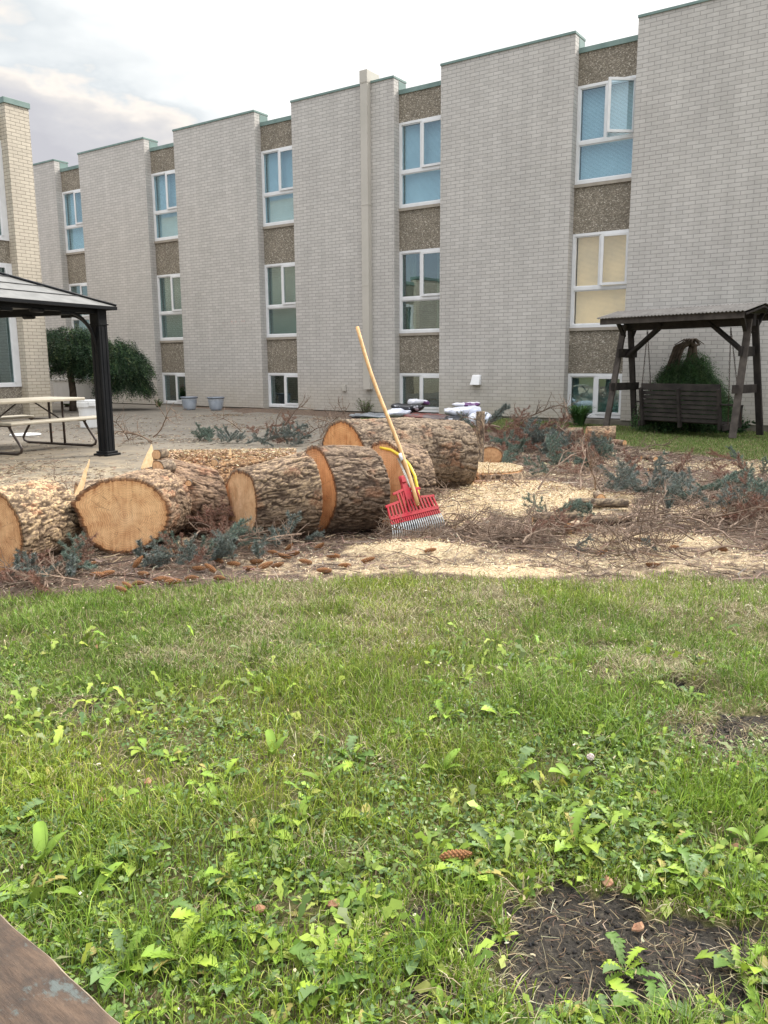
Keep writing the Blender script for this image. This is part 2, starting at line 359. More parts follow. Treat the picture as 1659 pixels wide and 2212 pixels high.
MT['face'] = [wood_face_mat('fresh_cut_wood_%d' % i, tuple(v*1.16 for v in h), tuple(v*1.16 for v in s), tuple(v*1.1 for v in r), i+1.3) for i, (h, s, r) in enumerate([
    ((.64, .425, .245), (.66, .41, .215), (.42, .19, .08)), ((.64, .37, .18), (.64, .36, .165), (.40, .15, .05)), ((.68, .48, .31), (.62, .40, .23), (.42, .22, .10)), ((.56, .34, .18), (.60, .36, .19), (.33, .14, .055))])]
MT['armrest'] = None
def board_mat():
    m = bpy.data.materials.new('weathered_painted_board'); m.use_nodes = True; t = m.node_tree; b = t.nodes['Principled BSDF']; b.inputs['Roughness'].default_value = .8
    tc = N(t, 'ShaderNodeTexCoord'); o = tc.outputs['Object']
    gr = noise(t, vmap(t, o, (5, 40, 40)), 3.4, 8, .78)
    c = ramp(t, gr, [(.30, (.030, .019, .013)), (.46, (.090, .057, .037)), (.70, (.150, .100, .068))])
    blot = ramp(t, noise(t, vmap(t, o, (1, 2, 2)), 7, 7, .8), [(.46, 0.), (.62, .85)])
    c = mixc(t, blot, c, (.032, .024, .020))
    li = ramp(t, noise(t, vmap(t, o, (1, 1.8, 1)), 13, 6, .75), [(.60, 0.), (.66, .9)])
    c = mixc(t, li, c, (.10, .12, .115)); L(t, c, b.inputs['Base Color'])
    bp = N(t, 'ShaderNodeBump'); bp.inputs['Strength'].default_value = .7; bp.inputs['Distance'].default_value = .004; L(t, gr, bp.inputs['Height']); L(t, bp.outputs[0], b.inputs['Normal']); return m
MT['armrest'] = board_mat()
MT['raw_edge'] = M('worn_raw_edge', (.36, .30, .23), (.20, .16, .12), 25, .85, .6, 60)

# ------------------------------------------------------------------ ground
def W2(px, py): p = gp(px, py); return p[0], p[1]
LAWN = np.array([(-40, 2.2), (-4.5, 3.3), (-1.99, 4.06), (-1.086, 4.27), (.18, 4.36), (2.13, 4.40), (5, 4.45), (40, 4.6)])
def lawn_edge(x): return np.interp(x, LAWN[:, 0], LAWN[:, 1])
BL = np.array([W2(*p) for p in ((1100, 930), (1180, 928), (1240, 932), (1330, 955), (1420, 975), (1520, 985), (1659, 1005), (1750, 1015))])
BLo = np.argsort(BL[:, 0])
def back_edge(x):   # world y beyond which the far lawn grows (x >= ~1.8)
    return np.interp(x, BL[BLo, 0], BL[BLo, 1])
# patio polygon (world)
PA = np.array([(-.75, 18.2), (-.9, 13.), (-1.35, 7.1), (-3.3, 6.3), (-9, 5.2), (-30, 5), (-30, 30), (-9, 30), (-6.2, 24.0)])
def in_poly(x, y, P):
    x = np.asarray(x); y = np.asarray(y); c = np.zeros(x.shape, bool); j = len(P)-1
    for i in range(len(P)):
        xi, yi, xj, yj = P[i, 0], P[i, 1], P[j, 0], P[j, 1]
        with np.errstate(divide='ignore', invalid='ignore'):
            c ^= ((yi > y) != (yj > y)) & (x < (xj-xi)*(y-yi)/(yj-yi+1e-12)+xi)
        j = i
    return c
PATCH = []   # bare patches in the near lawn: (centre, radii, strength)
for (px, py, rx, ry, st) in ((1330, 2060, 400, 120, 1.), (1120, 2120, 170, 60, .8), (1250, 2000, 150, 40, .8), (1520, 2040, 200, 60, .85), (1450, 2165, 300, 65, 1.0), (1150, 2170, 170, 50, .8), (1640, 2080, 60, 90, .6), (1580, 1960, 90, 30, .6), (1120, 1960, 90, 26, .5), (1610, 1590, 150, 60, .62), (1500, 1487, 80, 30, 1.), (1300, 1402, 110, 14, .8), (1430, 1440, 130, 40, .40), (1650, 1560, 40, 20, .9),
                         (560, 1990, 120, 35, .35), (160, 1540, 90, 26, .45), (700, 1860, 110, 40, .3), (1640, 1690, 70, 50, .5), (900, 2170, 120, 30, .4), (330, 1420, 80, 12, .3)):
    a = W2(px, py); b1 = W2(px+rx, py); b2 = W2(px, py-ry)
    PATCH.append((a[0], a[1], abs(b1[0]-a[0]), abs(b2[1]-a[1]), st))
def bare(x, y, raw=False):
    x = np.asarray(x, float); y = np.asarray(y, float)
    r = np.zeros_like(x); wob = fbm(x*5, y*5, 0, 91, 3)-.5; wob2 = fbm(x*17, y*17, 0, 95, 2)-.5
    for (cx, cy, a, b, s) in PATCH:
        d = np.sqrt(((x-cx)/a)**2+((y-cy)/b)**2)+wob*1.7+wob2*1.1
        r = np.maximum(r, s*sst(1.35, .35, d))
    if raw: return r
    return sst(.30, .66, r+(fbm(x*24, y*24, 0, 97, 2)-.5)*.9*(r > .02))*np.minimum(1, r*1.5)
def zones(x, y):
    """lawn, far lawn, sawdust, litter masks"""
    x = np.asarray(x, float); y = np.asarray(y, float)
    e = lawn_edge(x)+(fbm(x*2.3, y*2.3, 0, 5, 3)-.5)*.22
    near = sst(e+.07, e-.07, y)
    bl = back_edge(x)+(fbm(x*1.1, y*1.1, 0, 8, 3)-.5)*1.4
    far = sst(bl-.5, bl+.5, y)*sst(.4, 1.0, x)
    far = np.maximum(far, sst(17.1, 17.4, y)*sst(-.8, -.2, x))
    n = fbm(x*1.5, y*1.5, 0, 21, 4)
    saw = np.zeros_like(x)
    for (px, py, rx, ry, s) in SAW:
        d = np.sqrt(((x-px)/rx)**2+((y-py)/ry)**2)+(n-.5)*1.5
        saw = np.maximum(saw, s*sst(1.15, .6, d))
    saw = np.maximum(saw, .40*sst(.58, .78, fbm(x*.9, y*2.2, 0, 33, 4)))
    band = sst(.55, .15, np.abs(y-lawn_edge(x)-.33))*.46*sst(-1.3, -.4, x)    # pale dust along the lawn edge
    saw = np.maximum(saw, band*sst(.30, .5, fbm(x*1.7, y*3., 0, 37, 3)))
    return near, far, saw
SAW = []
for (px, py, rx, ry, s) in ((1130, 1085, 190, 52, 1.), (1000, 1110, 90, 40, .9), (1260, 1085, 120, 14, .8), (900, 1200, 170, 24, .95), (1060, 1240, 260, 14, .8), (1400, 1178, 200, 20, .6), (1350, 1228, 300, 9, .65),
                        (1600, 1012, 100, 10, .55), (1480, 1010, 80, 7, .5), (250, 1010, 160, 30, .8), (120, 1040, 140, 26, .7), (430, 965, 120, 14, .5), (1500, 1110, 120, 18, .45), (560, 1225, 130, 16, .4)):
    a = W2(px, py); b1 = W2(px+rx, py); b2 = W2(px, py-ry)
    SAW.append((a[0], a[1], abs(b1[0]-a[0]), abs(b2[1]-a[1]), s))
hole = W2(1500, 1487); hole2 = W2(1300, 1402)
def gz(x, y):
    x = np.asarray(x, float); y = np.asarray(y, float)
    near, far, saw = zones(x, y)
    mid = (1-near)*(1-far)
    h = (fbm(x*1.3, y*1.3, 0, 3, 3)-.5)*.05*near
    h = h+mid*(saw*.035+(fbm(x*3, y*3, 0, 4, 3)-.4)*.045)
    mm = np.exp(-(((x-SAW[0][0])/.9)**2+((y-SAW[0][1])/.8)**2)); h = h+mm*.05
    mm = np.exp(-(((x-SAW[3][0])/.5)**2+((y-SAW[3][1])/.16)**2)); h = h+mm*.05
    h = h-.075*np.exp(-(((x-hole[0])/.085)**2+((y-hole[1])/.06)**2))-.05*np.exp(-(((x-hole2[0])/.10)**2+((y-hole2[1])/.03)**2))
    h = h-bare(x, y)*.012*near
    fx = sst(1.5, 5.5, x)*sst(10, 15, y); h = h-.10*fx
    pat = in_poly(x, y, PA)
    return np.where(pat, -.02, h)
def grid(xs, ys, name, mat, zoff=0., parent=None):
    X, Y = np.meshgrid(xs, ys); Z = gz(X, Y)+zoff
    near, far, saw = zones(X, Y)
    soil = bare(X, Y)
    co = np.stack([X, Y, Z], -1).reshape(-1, 3); ny, nx = X.shape
    i = np.arange(ny-1)[:, None]*nx+np.arange(nx-1)[None, :]
    q = np.stack([i, i+1, i+nx+1, i+nx], -1).reshape(-1, 4)
    lawn = np.maximum(near, far)
    return mesh_np(name, co, q, np.full(len(q), 4), mat, parent, np.stack([lawn, saw, soil], -1).reshape(-1, 3), smooth=True)
def ground_mat():
    m = bpy.data.materials.new('ground_surface'); m.use_nodes = True; t = m.node_tree; b = t.nodes['Principled BSDF']; b.inputs['Roughness'].default_value = .92; b.inputs['Specular IOR Level'].default_value = .15
    tc = N(t, 'ShaderNodeTexCoord'); o = tc.outputs['Object']; at = N(t, 'ShaderNodeVertexColor', layer_name='Col'); s = N(t, 'ShaderNodeSeparateColor'); L(t, at.outputs[0], s.inputs[0])
    fine = noise(t, o, 90, 5, .7); mid = noise(t, o, 14, 5, .6)
    thatch = ramp(t, fine, [(.3, (.050, .040, .022)), (.5, (.125, .105, .055)), (.7, (.22, .19, .105))])
    thatch = mixc(t, ramp(t, mid, [(.35, 0.), (.6, .75)]), thatch, (.075, .095, .022))
    soil = ramp(t, fine, [(.3, (.017, .0155, .014)), (.55, (.045, .040, .034)), (.75, (.11, .095, .072))])
    litter = ramp(t, fine, [(.30, (.03, .022, .018)), (.5, (.110, .080, .062)), (.74, (.27, .215, .165))])
    litter = mixc(t, ramp(t, mid, [(.45, 0.), (.65, .5)]), litter, (.15, .092, .070))
    saw = ramp(t, noise(t, o, 70, 6, .75), [(.30, (.11, .072, .045)), (.42, (.36, .27, .17)), (.56, (.54, .44, .29)), (.75, (.68, .58, .42))])
    c = litter
    c = mixc(t, ramp(t, mth(t, 'ADD', s.outputs[1], mth(t, 'MULTIPLY', mth(t, 'SUBTRACT', mid, .5), 1.1)), [(.32, 0.), (.6, 1.)]), c, saw)
    c = mixc(t, ramp(t, mth(t, 'ADD', s.outputs[0], mth(t, 'MULTIPLY', mth(t, 'SUBTRACT', mid, .5), .8)), [(.4, 0.), (.6, 1.)]), c, thatch)
    c = mixc(t, ramp(t, mth(t, 'ADD', s.outputs[2], mth(t, 'MULTIPLY', mth(t, 'SUBTRACT', mid, .5), .7)), [(.35, 0.), (.6, 1.)]), c, soil)
    L(t, c, b.inputs['Base Color'])
    bp = N(t, 'ShaderNodeBump'); bp.inputs['Strength'].default_value = .8; bp.inputs['Distance'].default_value = .012; L(t, fine, bp.inputs['Height']); L(t, bp.outputs[0], b.inputs['Normal']); return m
GM = ground_mat()
def steps(*seg):
    r = []
    for a, b, n in seg: r += list(np.linspace(a, b, n, endpoint=False))
    return np.array(r+[seg[-1][1]])
g = grid(steps((-60, -8, 14), (-8, -3.2, 60), (-3.2, 4.2, 300), (4.2, 8, 60), (8, 60, 14)), steps((-30, .5, 12), (.5, 9.5, 380), (9.5, 18, 140), (18, 90, 20)), 'ground', GM)
tag(g, kind='structure')
def concrete_mat():
    m = bpy.data.materials.new('patio_concrete'); m.use_nodes = True; t = m.node_tree; b = t.nodes['Principled BSDF']; b.inputs['Roughness'].default_value = .9
    tc = N(t, 'ShaderNodeTexCoord'); o = tc.outputs['Object']
    c = ramp(t, noise(t, o, 1.1, 6, .65), [(.3, (.10, .088, .072)), (.6, (.15, .132, .108)), (.8, (.20, .176, .145))])
    c = mixc(t, ramp(t, noise(t, o, 26, 6, .7), [(.52, 0.), (.66, .75)]), c, (.13, .095, .065))
    sx = N(t, 'ShaderNodeSeparateXYZ'); L(t, o, sx.inputs[0])
    nearf = mth(t, 'MULTIPLY', mth(t, 'SUBTRACT', 13.5, sx.outputs[1]), .16, True)
    d = ramp(t, noise(t, o, 2.6, 6, .7), [(.36, 0.), (.60, 1.)])
    c = mixc(t, mth(t, 'MULTIPLY', mth(t, 'MULTIPLY', d, nearf), .9), c, (.36, .29, .19))
    L(t, c, b.inputs['Base Color'])
    bp = N(t, 'ShaderNodeBump'); bp.inputs['Strength'].default_value = .4; bp.inputs['Distance'].default_value = .008; L(t, noise(t, o, 80, 5), bp.inputs['Height']); L(t, bp.outputs[0], b.inputs['Normal']); return m
def poly_slab(P, z0, z1):
    n = len(P); mb = MB(); mb.add([(x, y, z0) for x, y in P]+[(x, y, z1) for x, y in P], [tuple(range(n, 2*n)), tuple(range(n-1, -1, -1))]+[(i, (i+1) % n, n+(i+1) % n, n+i) for i in range(n)]); return mb
PAo = PA if np.sum(PA[:, 0]*np.roll(PA[:, 1], -1)-np.roll(PA[:, 0], -1)*PA[:, 1]) > 0 else PA[::-1]
pt = tag(poly_slab([tuple(p) for p in PAo], -.12, .004).build('patio', concrete_mat()), kind='structure')
jm = M('joint_dirt', (.06, .05, .04), None, 20, .95)
jb = MB()
def strip(mb, p, q, w, z):
    p, q = np.array(p[:2]), np.array(q[:2]); d = (q-p)/np.linalg.norm(q-p); n = np.array([-d[1], d[0]])*w/2
    mb.add([(*(p-n), z), (*(q-n), z), (*(q+n), z), (*(p+n), z)], [(0, 1, 2, 3)])
for k in range(0, 9):
    xx = -8.3-k*2.05; strip(jb, S(xx, -1.6), S(xx+.02, -9.5 if k < 2 else -12), .012, .008)
for k in range(4):
    strip(jb, S(-8 if k < 3 else -7, -2.2-k*2.3), S(-22, -2.2-k*2.3), .012, .0082)
tag(jb.build('patio_joints', jm), kind='structure')

# ------------------------------------------------------------------ main building
B = empty('brick_building', tuple(O0), -YAW, 'long pale brick three-storey building with green copings and columns of white windows', 'building')
PW = PER-GAP
for k in range(-2, 7):
    x0 = -k*PER; x1 = x0+PW
    p = MB().box(x0, x1, 0, .48, ZB, ZT-.05); p.build('brick_panel', MT['brick'], B)
    MB().box(x0-.012, x1+.012, -.022, .52, ZT-.05, ZT).build('coping', MT['green'], B, bevel=.004)
    mb = MB()      # green flashing on the sides of the parapet above the recess roof
    mb.box(x1, x1+.006, .20, .50, ZT-.36, ZT-.067); mb.box(x0-.006, x0, .20, .50, ZT-.36, ZT-.067)
    mb.build('flashing', MT['green'], B)
ROW = [(4.79, 6.67, True), (1.92, 3.82, True), (.05, .97, False)]
def window(par, x0, x1, z0, z1, y, two, sash_open, blind, gl, side='R', room=.5, curtain=False, ax='x'):
    """white window: frame > sash, pane, blind.  faces -Y of the parent's frame"""
    fw = .055; mb = MB(); mid = z0+(z1-z0)*.42
    mb.box(x0, x0+fw, y-.03, y+.09, z0, z1).box(x1-fw, x1, y-.03, y+.09, z0, z1).box(x0+fw, x1-fw, y-.03, y+.09, z1-fw, z1).box(x0+fw, x1-fw, y-.045, y+.09, z0, z0+fw+.012)
    xm = (x0+x1)/2-.01; lo = z0+fw+.012
    if two:
        mb.box(x0+fw, x1-fw, y-.028, y+.08, mid-.035, mid+.035); lo = mid+.035
    mb.box(xm-.024, xm+.024, y-.026, y+.075, lo, z1-fw)
    # inner beads
    def bead(a, b, c, d, yy, w=.022):
        mb.box(a, a+w, yy, yy+.02, c, d).box(b-w, b, yy, yy+.02, c, d).box(a+w, b-w, yy, yy+.02, c, c+w).box(a+w, b-w, yy, yy+.02, d-w, d)
    bead(x0+fw, xm-.024, lo, z1-fw, y-.012)
    if two: bead(x0+fw, x1-fw, z0+fw+.012, mid-.035, y-.012)
    fr = mb.build('window', MT['vinyl'], par, bevel=.003)
    pn = MB().box(x0+fw, xm-.024, y+.012, y+.02, lo, z1-fw)
    if two: pn.box(x0+fw, x1-fw, y+.012, y+.02, z0+fw, mid-.035)
    pn.build('pane', gl, fr)
    # casement sash on the right, hinged at its right edge
    a, b = xm+.026, x1-fw+.004; c, d = lo+.003, z1-fw-.003; s = .052
    cs, sn = math.cos(sash_open), math.sin(sash_open)
    def rot(mb_):
        out = []
        for (px, py, pz) in mb_.v:
            dx, dy = px-b, py-(y-.03); out.append((b+dx*cs-dy*sn*1, (y-.03)+dx*sn+dy*cs, pz))
        mb_.v = out; return mb_
    sm = MB().box(a, a+s, y-.055, y-.012, c, d).box(b-s, b, y-.055, y-.012, c, d).box(a+s, b-s, y-.055, y-.012, c, c+s).box(a+s, b-s, y-.055, y-.012, d-s, d)
    rot(sm).build('sash', MT['vinyl'], fr, bevel=.003)
    rot(MB().box(a+s, b-s, y-.036, y-.028, c+s, d-s)).build('pane', gl, fr)
    gk = MB().box(x0+fw+.02, x0+fw+.026, y+.004, y+.011, lo+.022, z1-fw-.022)
    if blind is not None:
        sl = MB(); zz = z0+.06
        while zz < z1-.06:
            if not (two and abs(zz-mid) < .02):
                sl.add([(x0+.06, y+.125, zz), (x1-.06, y+.125, zz), (x1-.06, y+.138, zz+.0235), (x0+.06, y+.138, zz+.0235)], [(0, 1, 2, 3)])
            zz += .0245
        sl.build('blind', blind, fr)
    if curtain:
        cm = MB()
        for (ca, cb) in ((x0+.07, x0+.36), (x1-.30, x1-.07)):
            n = 26; vs = []
            for i in range(n+1):
                xx = ca+(cb-ca)*i/n; yy = y+.16+.018*math.sin(i*1.7)+.008*math.sin(i*4.1); vs += [(xx, yy, z0+.03), (xx+.02*math.sin(i*.6), yy, z1-.03)]
            cm.add(vs, [(2*i, 2*i+2, 2*i+3, 2*i+1) for i in range(n)])
        cm.build('curtain', MT['curtain'], fr, smooth=True)
    return fr
for k in range(-1, 6):
    xr = -k*PER; xl = xr-GAP
    for (za, zb_) in ((6.675, 7.28), (3.825, 4.724), (.975, 1.856)): MB().box(xl, xr, .22, .46, za, zb_).build('aggregate_panel', MT['agg'], B)
    MB().box(xl, xr, .195, .52, 7.28, 7.38).build('coping', MT['green'], B, bevel=.004)
    for (za, zb_) in ((4.726, 4.788), (1.858, 1.918)): MB().box(xl, xr, .185, .46, za, zb_).build('sill', MT['sillm'], B)
    for r, (z0, z1, two) in enumerate(ROW):
        bl = MT['blind']; gl = MT['glass_sky'] if r == 0 else MT['glass']; op = 0.; cur = False
        if r == 0: bl = MT['blind_cool']
        if r == 0: op = .68 if k == 0 else .0
        if r == 1:
            op = .10 if k == 0 else 0.
            if k == 0: bl, gl = MT['blind_glow'], MT['glass_clear']
            elif k == 1: bl, cur = None, True
        if r == 2: bl = MT['blind'] if k == 0 else None
        if k in (3, 4) and r == 0: cur = False
        if k == 2 and r == 0: op = 0.
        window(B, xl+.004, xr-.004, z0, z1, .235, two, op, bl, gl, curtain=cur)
core = MB().box(-6.5*PER, 2*PER+PW, 1.5, 12, -.3, 7.2); core.build('inner_wall', MT['dark'], B)
fl = MB()
for z in (1.2, 1.6, 4.1, 4.55, 7.0): pass
fl.box(-6.5*PER, 2*PER+PW, .47, 1.5, 1.15, 1.6).box(-6.5*PER, 2*PER+PW, .47, 1.5, 4.05, 4.45).box(-6.5*PER, 2*PER+PW, .47, 1.5, 6.95, 7.2).build('floor_slab', MT['dark'], B)
MB().box(-6.5*PER, 2*PER+PW, .03, 1.4, -.4, ZB-.002).build('foundation', MT['found'], B)
# downspout box, vent, outlet box, wall marks
dx = -6.42
mb = MB().box(dx-.0, dx+.20, -.15, -.004, .58, 7.62)
mb.box(dx-.008, dx+.208, -.158, -.004, 7.60, 7.86)
mb.box(dx+.0, dx+.2, -.004, .35, 7.66, 7.86)
for z in (3.05, 4.9, 7.58): mb.box(dx-.006, dx+.206, -.156, -.004, z, z+.018)
mb.build('downspout', MT['down'], B, bevel=.004)
mb = MB(); mb.add([(-3.44, -.005, .94), (-3.22, -.005, .94), (-3.22, -.005, .72), (-3.44, -.005, .72), (-3.42, -.06, .92), (-3.24, -.06, .92), (-3.215, -.13, .72), (-3.445, -.13, .72)], [(0, 1, 5, 4), (4, 5, 6, 7), (0, 4, 7, 3), (1, 2, 6, 5), (3, 7, 6, 2)])
mb.build('vent_hood', MT['vinyl'], B, bevel=.004)
mb = MB().box(-7.16, -7.04, -.05, -.004, .52, .68).box(-7.145, -7.055, -.06, -.05, .535, .665); mb.build('outlet_box', MT['down'], B, bevel=.004)
pm = M('faded_pink_paint', (.52, .33, .31), (.55, .48, .45), 30, .8)
mb = MB()
for (a, b, wd, hd) in ((-11.35, 2.33, .05, .02), (-11.02, 2.345, .06, .05), (-10.86, 2.34, .05, .045), (-10.62, 2.35, .04, .05), (-10.54, 2.35, .05, .045), (-11.0, 2.30, .1, .01)):
    mb.add([(a, -.003, b), (a+wd, -.003, b+.006), (a+wd*.9, -.003, b+hd), (a+wd*.1, -.003, b+hd*.7)], [(0, 1, 2, 3)])
mb.build('paint_mark', pm, B)
# ------------------------------------------------------------------ left wing
wc = np.array([-8.30, 19.15, 0.])          # near corner of the pillar
Wg = empty('side_wing', tuple(wc), -YAW, 'warm-lit brick wing at the left edge with a tall dark window', 'building')
# its facade faces local +X, runs along local Y (y=0 pillar corner, y=1.25 its end)
ZW = 7.02
MB().box(-.40, 0, 0, .58, -.3, ZW-.12).build('brick_pier', MT['brick_warm_lit'], Wg)
MB().box(-.43, .03, -.03, .61, ZW-.12, ZW).build('coping', MT['green'], Wg, bevel=.004)
MB().box(-9, -.42, .3, .57, -.3, ZW-.3).build('end_wall', MT['brick_warm_lit'], Wg)
for k in range(0, 5):
    y1 = -k*4.33; y0 = y1-1.35          # recess with windows
    xa = -.27
    Z2 = ZW if k == 0 else 4.6  # unseen further bays kept low so the upper windows reflect sky
    for (za, zb_) in (((6.15, ZW-.35), (3.50, 4.0), (-.3, .72)) if k == 0 else ((3.50, Z2-.35), (-.3, .72))): MB().box(xa-.2, xa, y0, y1, za, zb_).build('aggregate_panel', MT['agg'], Wg)
    MB().box(xa-.25, xa+.03, y0, y1, Z2-.35, Z2-.22).build('coping', MT['green'], Wg)
    for (z0, z1) in (((4.0, 6.15), (.72, 3.50)) if k == 0 else ((.72, 3.50),)):
        fw = .13
        fr = MB().box(xa-.12, xa+.03, y1-fw, y1, z0, z1).box(xa-.12, xa+.03, y0, y0+fw, z0, z1).box(xa-.12, xa+.03, y0+fw, y1-fw, z0, z0+.10).box(xa-.12, xa+.03, y0+fw, y1-fw, z1-.1, z1)
        fr.box(xa+.002, xa+.045, y1-fw-.045, y1-fw, z0+.1, z1-.1).box(xa+.002, xa+.045, y0+fw, y0+fw+.045, z0+.1, z1-.1)
        f = fr.build('window', MT['vinyl'], Wg, bevel=.004)
        MB().box(xa-.05, xa-.042, y0+fw, y1-fw, z0+.08, z1-.08).build('pane', MT['glass'], f)
    if k < 5:
        MB().box(-.40, 0, y0-2.98, y0, -.3, 4.48).build('brick_pier', MT['brick_warm_lit'], Wg)
        MB().box(-.43, .03, y0-3.01, y0+.03, 4.48, 4.6).build('coping', MT['green'], Wg, bevel=.004)
MB().box(-9, -1.6, -22, .28, -.3, 4.2).build('inner_wall', MT['dark'], Wg)
MB().box(-9, -.48, -1.55, -1.36, 4.2, 6.5).build('side_wall', MT['brick_warm_lit'], Wg); MB().box(-9, -1.6, -1.35, .28, 4.21, 6.5).build('upper_inner_wall', MT['dark'], Wg)

# white vinyl fence/wall piece behind the weeping tree
c = gp(170, 888); fo = empty('white_fence', (c[0]+.1, c[1]+1.0, 0), -YAW, 'low white panel fence behind the weeping tree', 'fence')
MB().box(-1.9, .2, 0, .05, .12, .78).build('panel', MT['vinyl'], fo); MB().box(-1.95, .25, -.02, .07, .78, .83).build('top_rail', MT['vinyl'], fo, bevel=.004)
MB().box(.2, .3, -.03, .08, 0, .88).build('post', MT['vinyl'], fo, bevel=.004)

# ------------------------------------------------------------------ gazebo
ga = math.radians(245); d1 = np.array([math.cos(ga), math.sin(ga), 0]); d2 = np.array([math.cos(ga-math.pi/2), math.sin(ga-math.pi/2), 0])
GC = gp(232, 984); GZ = empty('metal_gazebo', tuple(GC), 0, 'black metal gazebo with square posts and dusty pale hipped roof', 'gazebo')
l1, l2, eh = 2.0, 2.5, 1.955
def G(a, b, z): return d1*a+d2*b+np.array([0, 0, z])
for (a, b) in ((0, 0), (l1, 0), (0, l2), (l1, l2)):
    po = MB(); q = G(a, b, 0); R2 = .077
    def rbox(mb, c, hw, z0, z1):
        vs = [c+d1*sa*hw+d2*sb*hw+np.array([0, 0, z]) for z in (z0, z1) for sa, sb in ((-1, -1), (1, -1), (1, 1), (-1, 1))]
        mb.add(vs, [(3, 2, 1, 0), (4, 5, 6, 7), (0, 1, 5, 4), (1, 2, 6, 5), (2, 3, 7, 6), (3, 0, 4, 7)])
    rbox(po, q, R2, .06, eh); post = po.build('post', MT['black'], GZ, bevel=.008)
    fl_ = MB()
    for (e1, e2) in ((1, 0), (-1, 0), (0, 1), (0, -1)):
        for off in (-.035, .035):
            ctr = q+(d1*e1+d2*e2)*(R2+.0015)+(d1*e2+d2*e1)*off; rbox(fl_, ctr, .005, .07, eh-.25)
    fl_.build('flute', MT['black'], post)
    bb = MB(); rbox(bb, q, .125, .004, .035); rbox(bb, q, .10, .035, .065); bb.build('base_plate', MT['black'], GZ, bevel=.006)
    cb = MB(); rbox(cb, q, R2+.012, eh-.235, eh-.22); cb.build('collar', MT['black'], GZ)
for (p, q) in (((0, 0), (l1, 0)), ((0, l2), (l1, l2)), ((0, 0), (0, l2)), ((l1, 0), (l1, l2))):
    P_, Q_ = G(*p, eh-.04), G(*q, eh-.04)
    MB().beam(P_, Q_, .05, .10).build('beam', MT['black'], GZ, bevel=.004)
    d = (Q_-P_)/np.linalg.norm(Q_-P_)
    for (E, sg) in ((P_, 1), (Q_, -1)):
        path = []
        for i in range(13):
            t = i/12*math.pi/2; path.append(E+d*sg*(.06+.42*(1-math.cos(t)))+np.array([0, 0, -.56+.50*math.sin(t)]))
        MB().tube(path, .020, 8).build('corner_brace', MT['black'], GZ, smooth=True)
        MB().beam(path[-1]-np.array([0, 0, .01]), path[-1]+d*sg*.16-np.array([0, 0, .01]), .04, .035).build('brace_foot', MT['black'], GZ, bevel=.004)
    mp = (P_+Q_)/2
    MB().tube([mp-d*.09-np.array([0, 0, .05]), mp+d*.09-np.array([0, 0, .05])], .035, 10).build('beam_coupler', MT['black'], GZ, smooth=True)
ov = .17; he = eh+.005; hr = .45
c00, c10, c01, c11 = G(-ov, -ov, he), G(l1+ov, -ov, he), G(-ov, l2+ov, he), G(l1+ov, l2+ov, he)
half = (l1+2*ov)/2
r0, r1 = G(l1/2, -ov+half, he+hr), G(l1/2, l2+ov-half, he+hr)
rf = MB(); up_ = np.array([0, 0, .012])
rf.add([c00, c10, c11, c01, r0, r1], [(1, 0, 4), (0, 3, 5, 4), (3, 2, 5), (2, 1, 4, 5)])
rf.add([c00-up_, c10-up_, c11-up_, c01-up_, r0-up_, r1-up_], [(4, 0, 1), (4, 5, 3, 0), (5, 2, 3), (5, 4, 1, 2)])
rfo = rf.build('roof', MT['roof'], GZ)
hb = MB()
for (p, q) in ((c00, r0), (c10, r0), (c01, r1), (c11, r1), (r0, r1)): hb.tube([p+up_*1.2, q+up_*1.2], .017, 8)
hb.build('hip_cap', MT['black'], GZ, smooth=True)
sm = MB()
for f in (.27, .52, .76):
    A, B_, C_, D_ = c00+(r0-c00)*f, c10+(r0-c10)*f, c01+(r1-c01)*f, c11+(r1-c11)*f
    for (p, q) in ((A, B_), (A, C_), (C_, D_), (B_, D_)): sm.tube([p+up_*.3, q+up_*.3], .0075, 5)
sm.build('roof_seam', MT['black'], GZ)
fb = MB()
for (p, q) in ((c00, c10), (c00, c01), (c01, c11), (c10, c11)): fb.beam(p-up_*1.8, q-up_*1.8, .02, .045)
fb.build('eave_trim', MT['black'], GZ, bevel=.003)

# ------------------------------------------------------------------ picnic table
ta = math.radians(62.5)
PT = empty('picnic_table', (-4.99, 12.45, .006), ta, 'beige plastic picnic table with brown tube legs standing beside the gazebo post', 'picnic table')
mb = MB().box(-1.55, .20, -.41, .37, .675, .72); mb.build('tabletop', MT['plastic_beige'], PT, bevel=.012)
MB().box(-1.40, .30, -.74, -.46, .40, .44).build('bench_seat', MT['plastic_beige'], PT, bevel=.012)
MB().box(-1.60, .0, .50, .78, .40, .44).build('bench_seat', MT['plastic_beige'], PT, bevel=.012)
for x in (0, -1.30):
    half_ = [(0, -.52, .40), (0, -.56, .39), (0, -.62, .30), (0, -.74, .16), (0, -.79, .09), (0, -.77, .04), (0, -.70, .018), (0, -.6, .016)]
    path = [(x, a, b) for _, a, b in half_]+[(x, -a, b) for _, a, b in half_[::-1]]
    # smooth
    pp = []
    for i in range(len(path)-1):
        for t in (0, .5): pp.append(tuple(path[i][j]*(1-t)+path[i+1][j]*t for j in range(3)))
    pp.append(path[-1])
    MB().tube(pp, .0185, 10).build('leg_frame', MT['brown_tube'], PT, smooth=True)
    for y in (-.13, .16): MB().tube([(x, y, .02), (x, y, .68)], .0185, 8).build('upright', MT['brown_tube'], PT, smooth=True)
    MB().tube([(x, -.13, .36), (x-.12 if x == 0 else x+.12, -.13, .44), (x-.5 if x == 0 else x+.5, -.13, .67)], .011, 6).build('diagonal_brace', MT['brown_tube'], PT, smooth=True)
    MB().beam((x, -.60, .385), (x, .62, .385), .03, .02).build('cross_bar', MT['brown_tube'], PT)

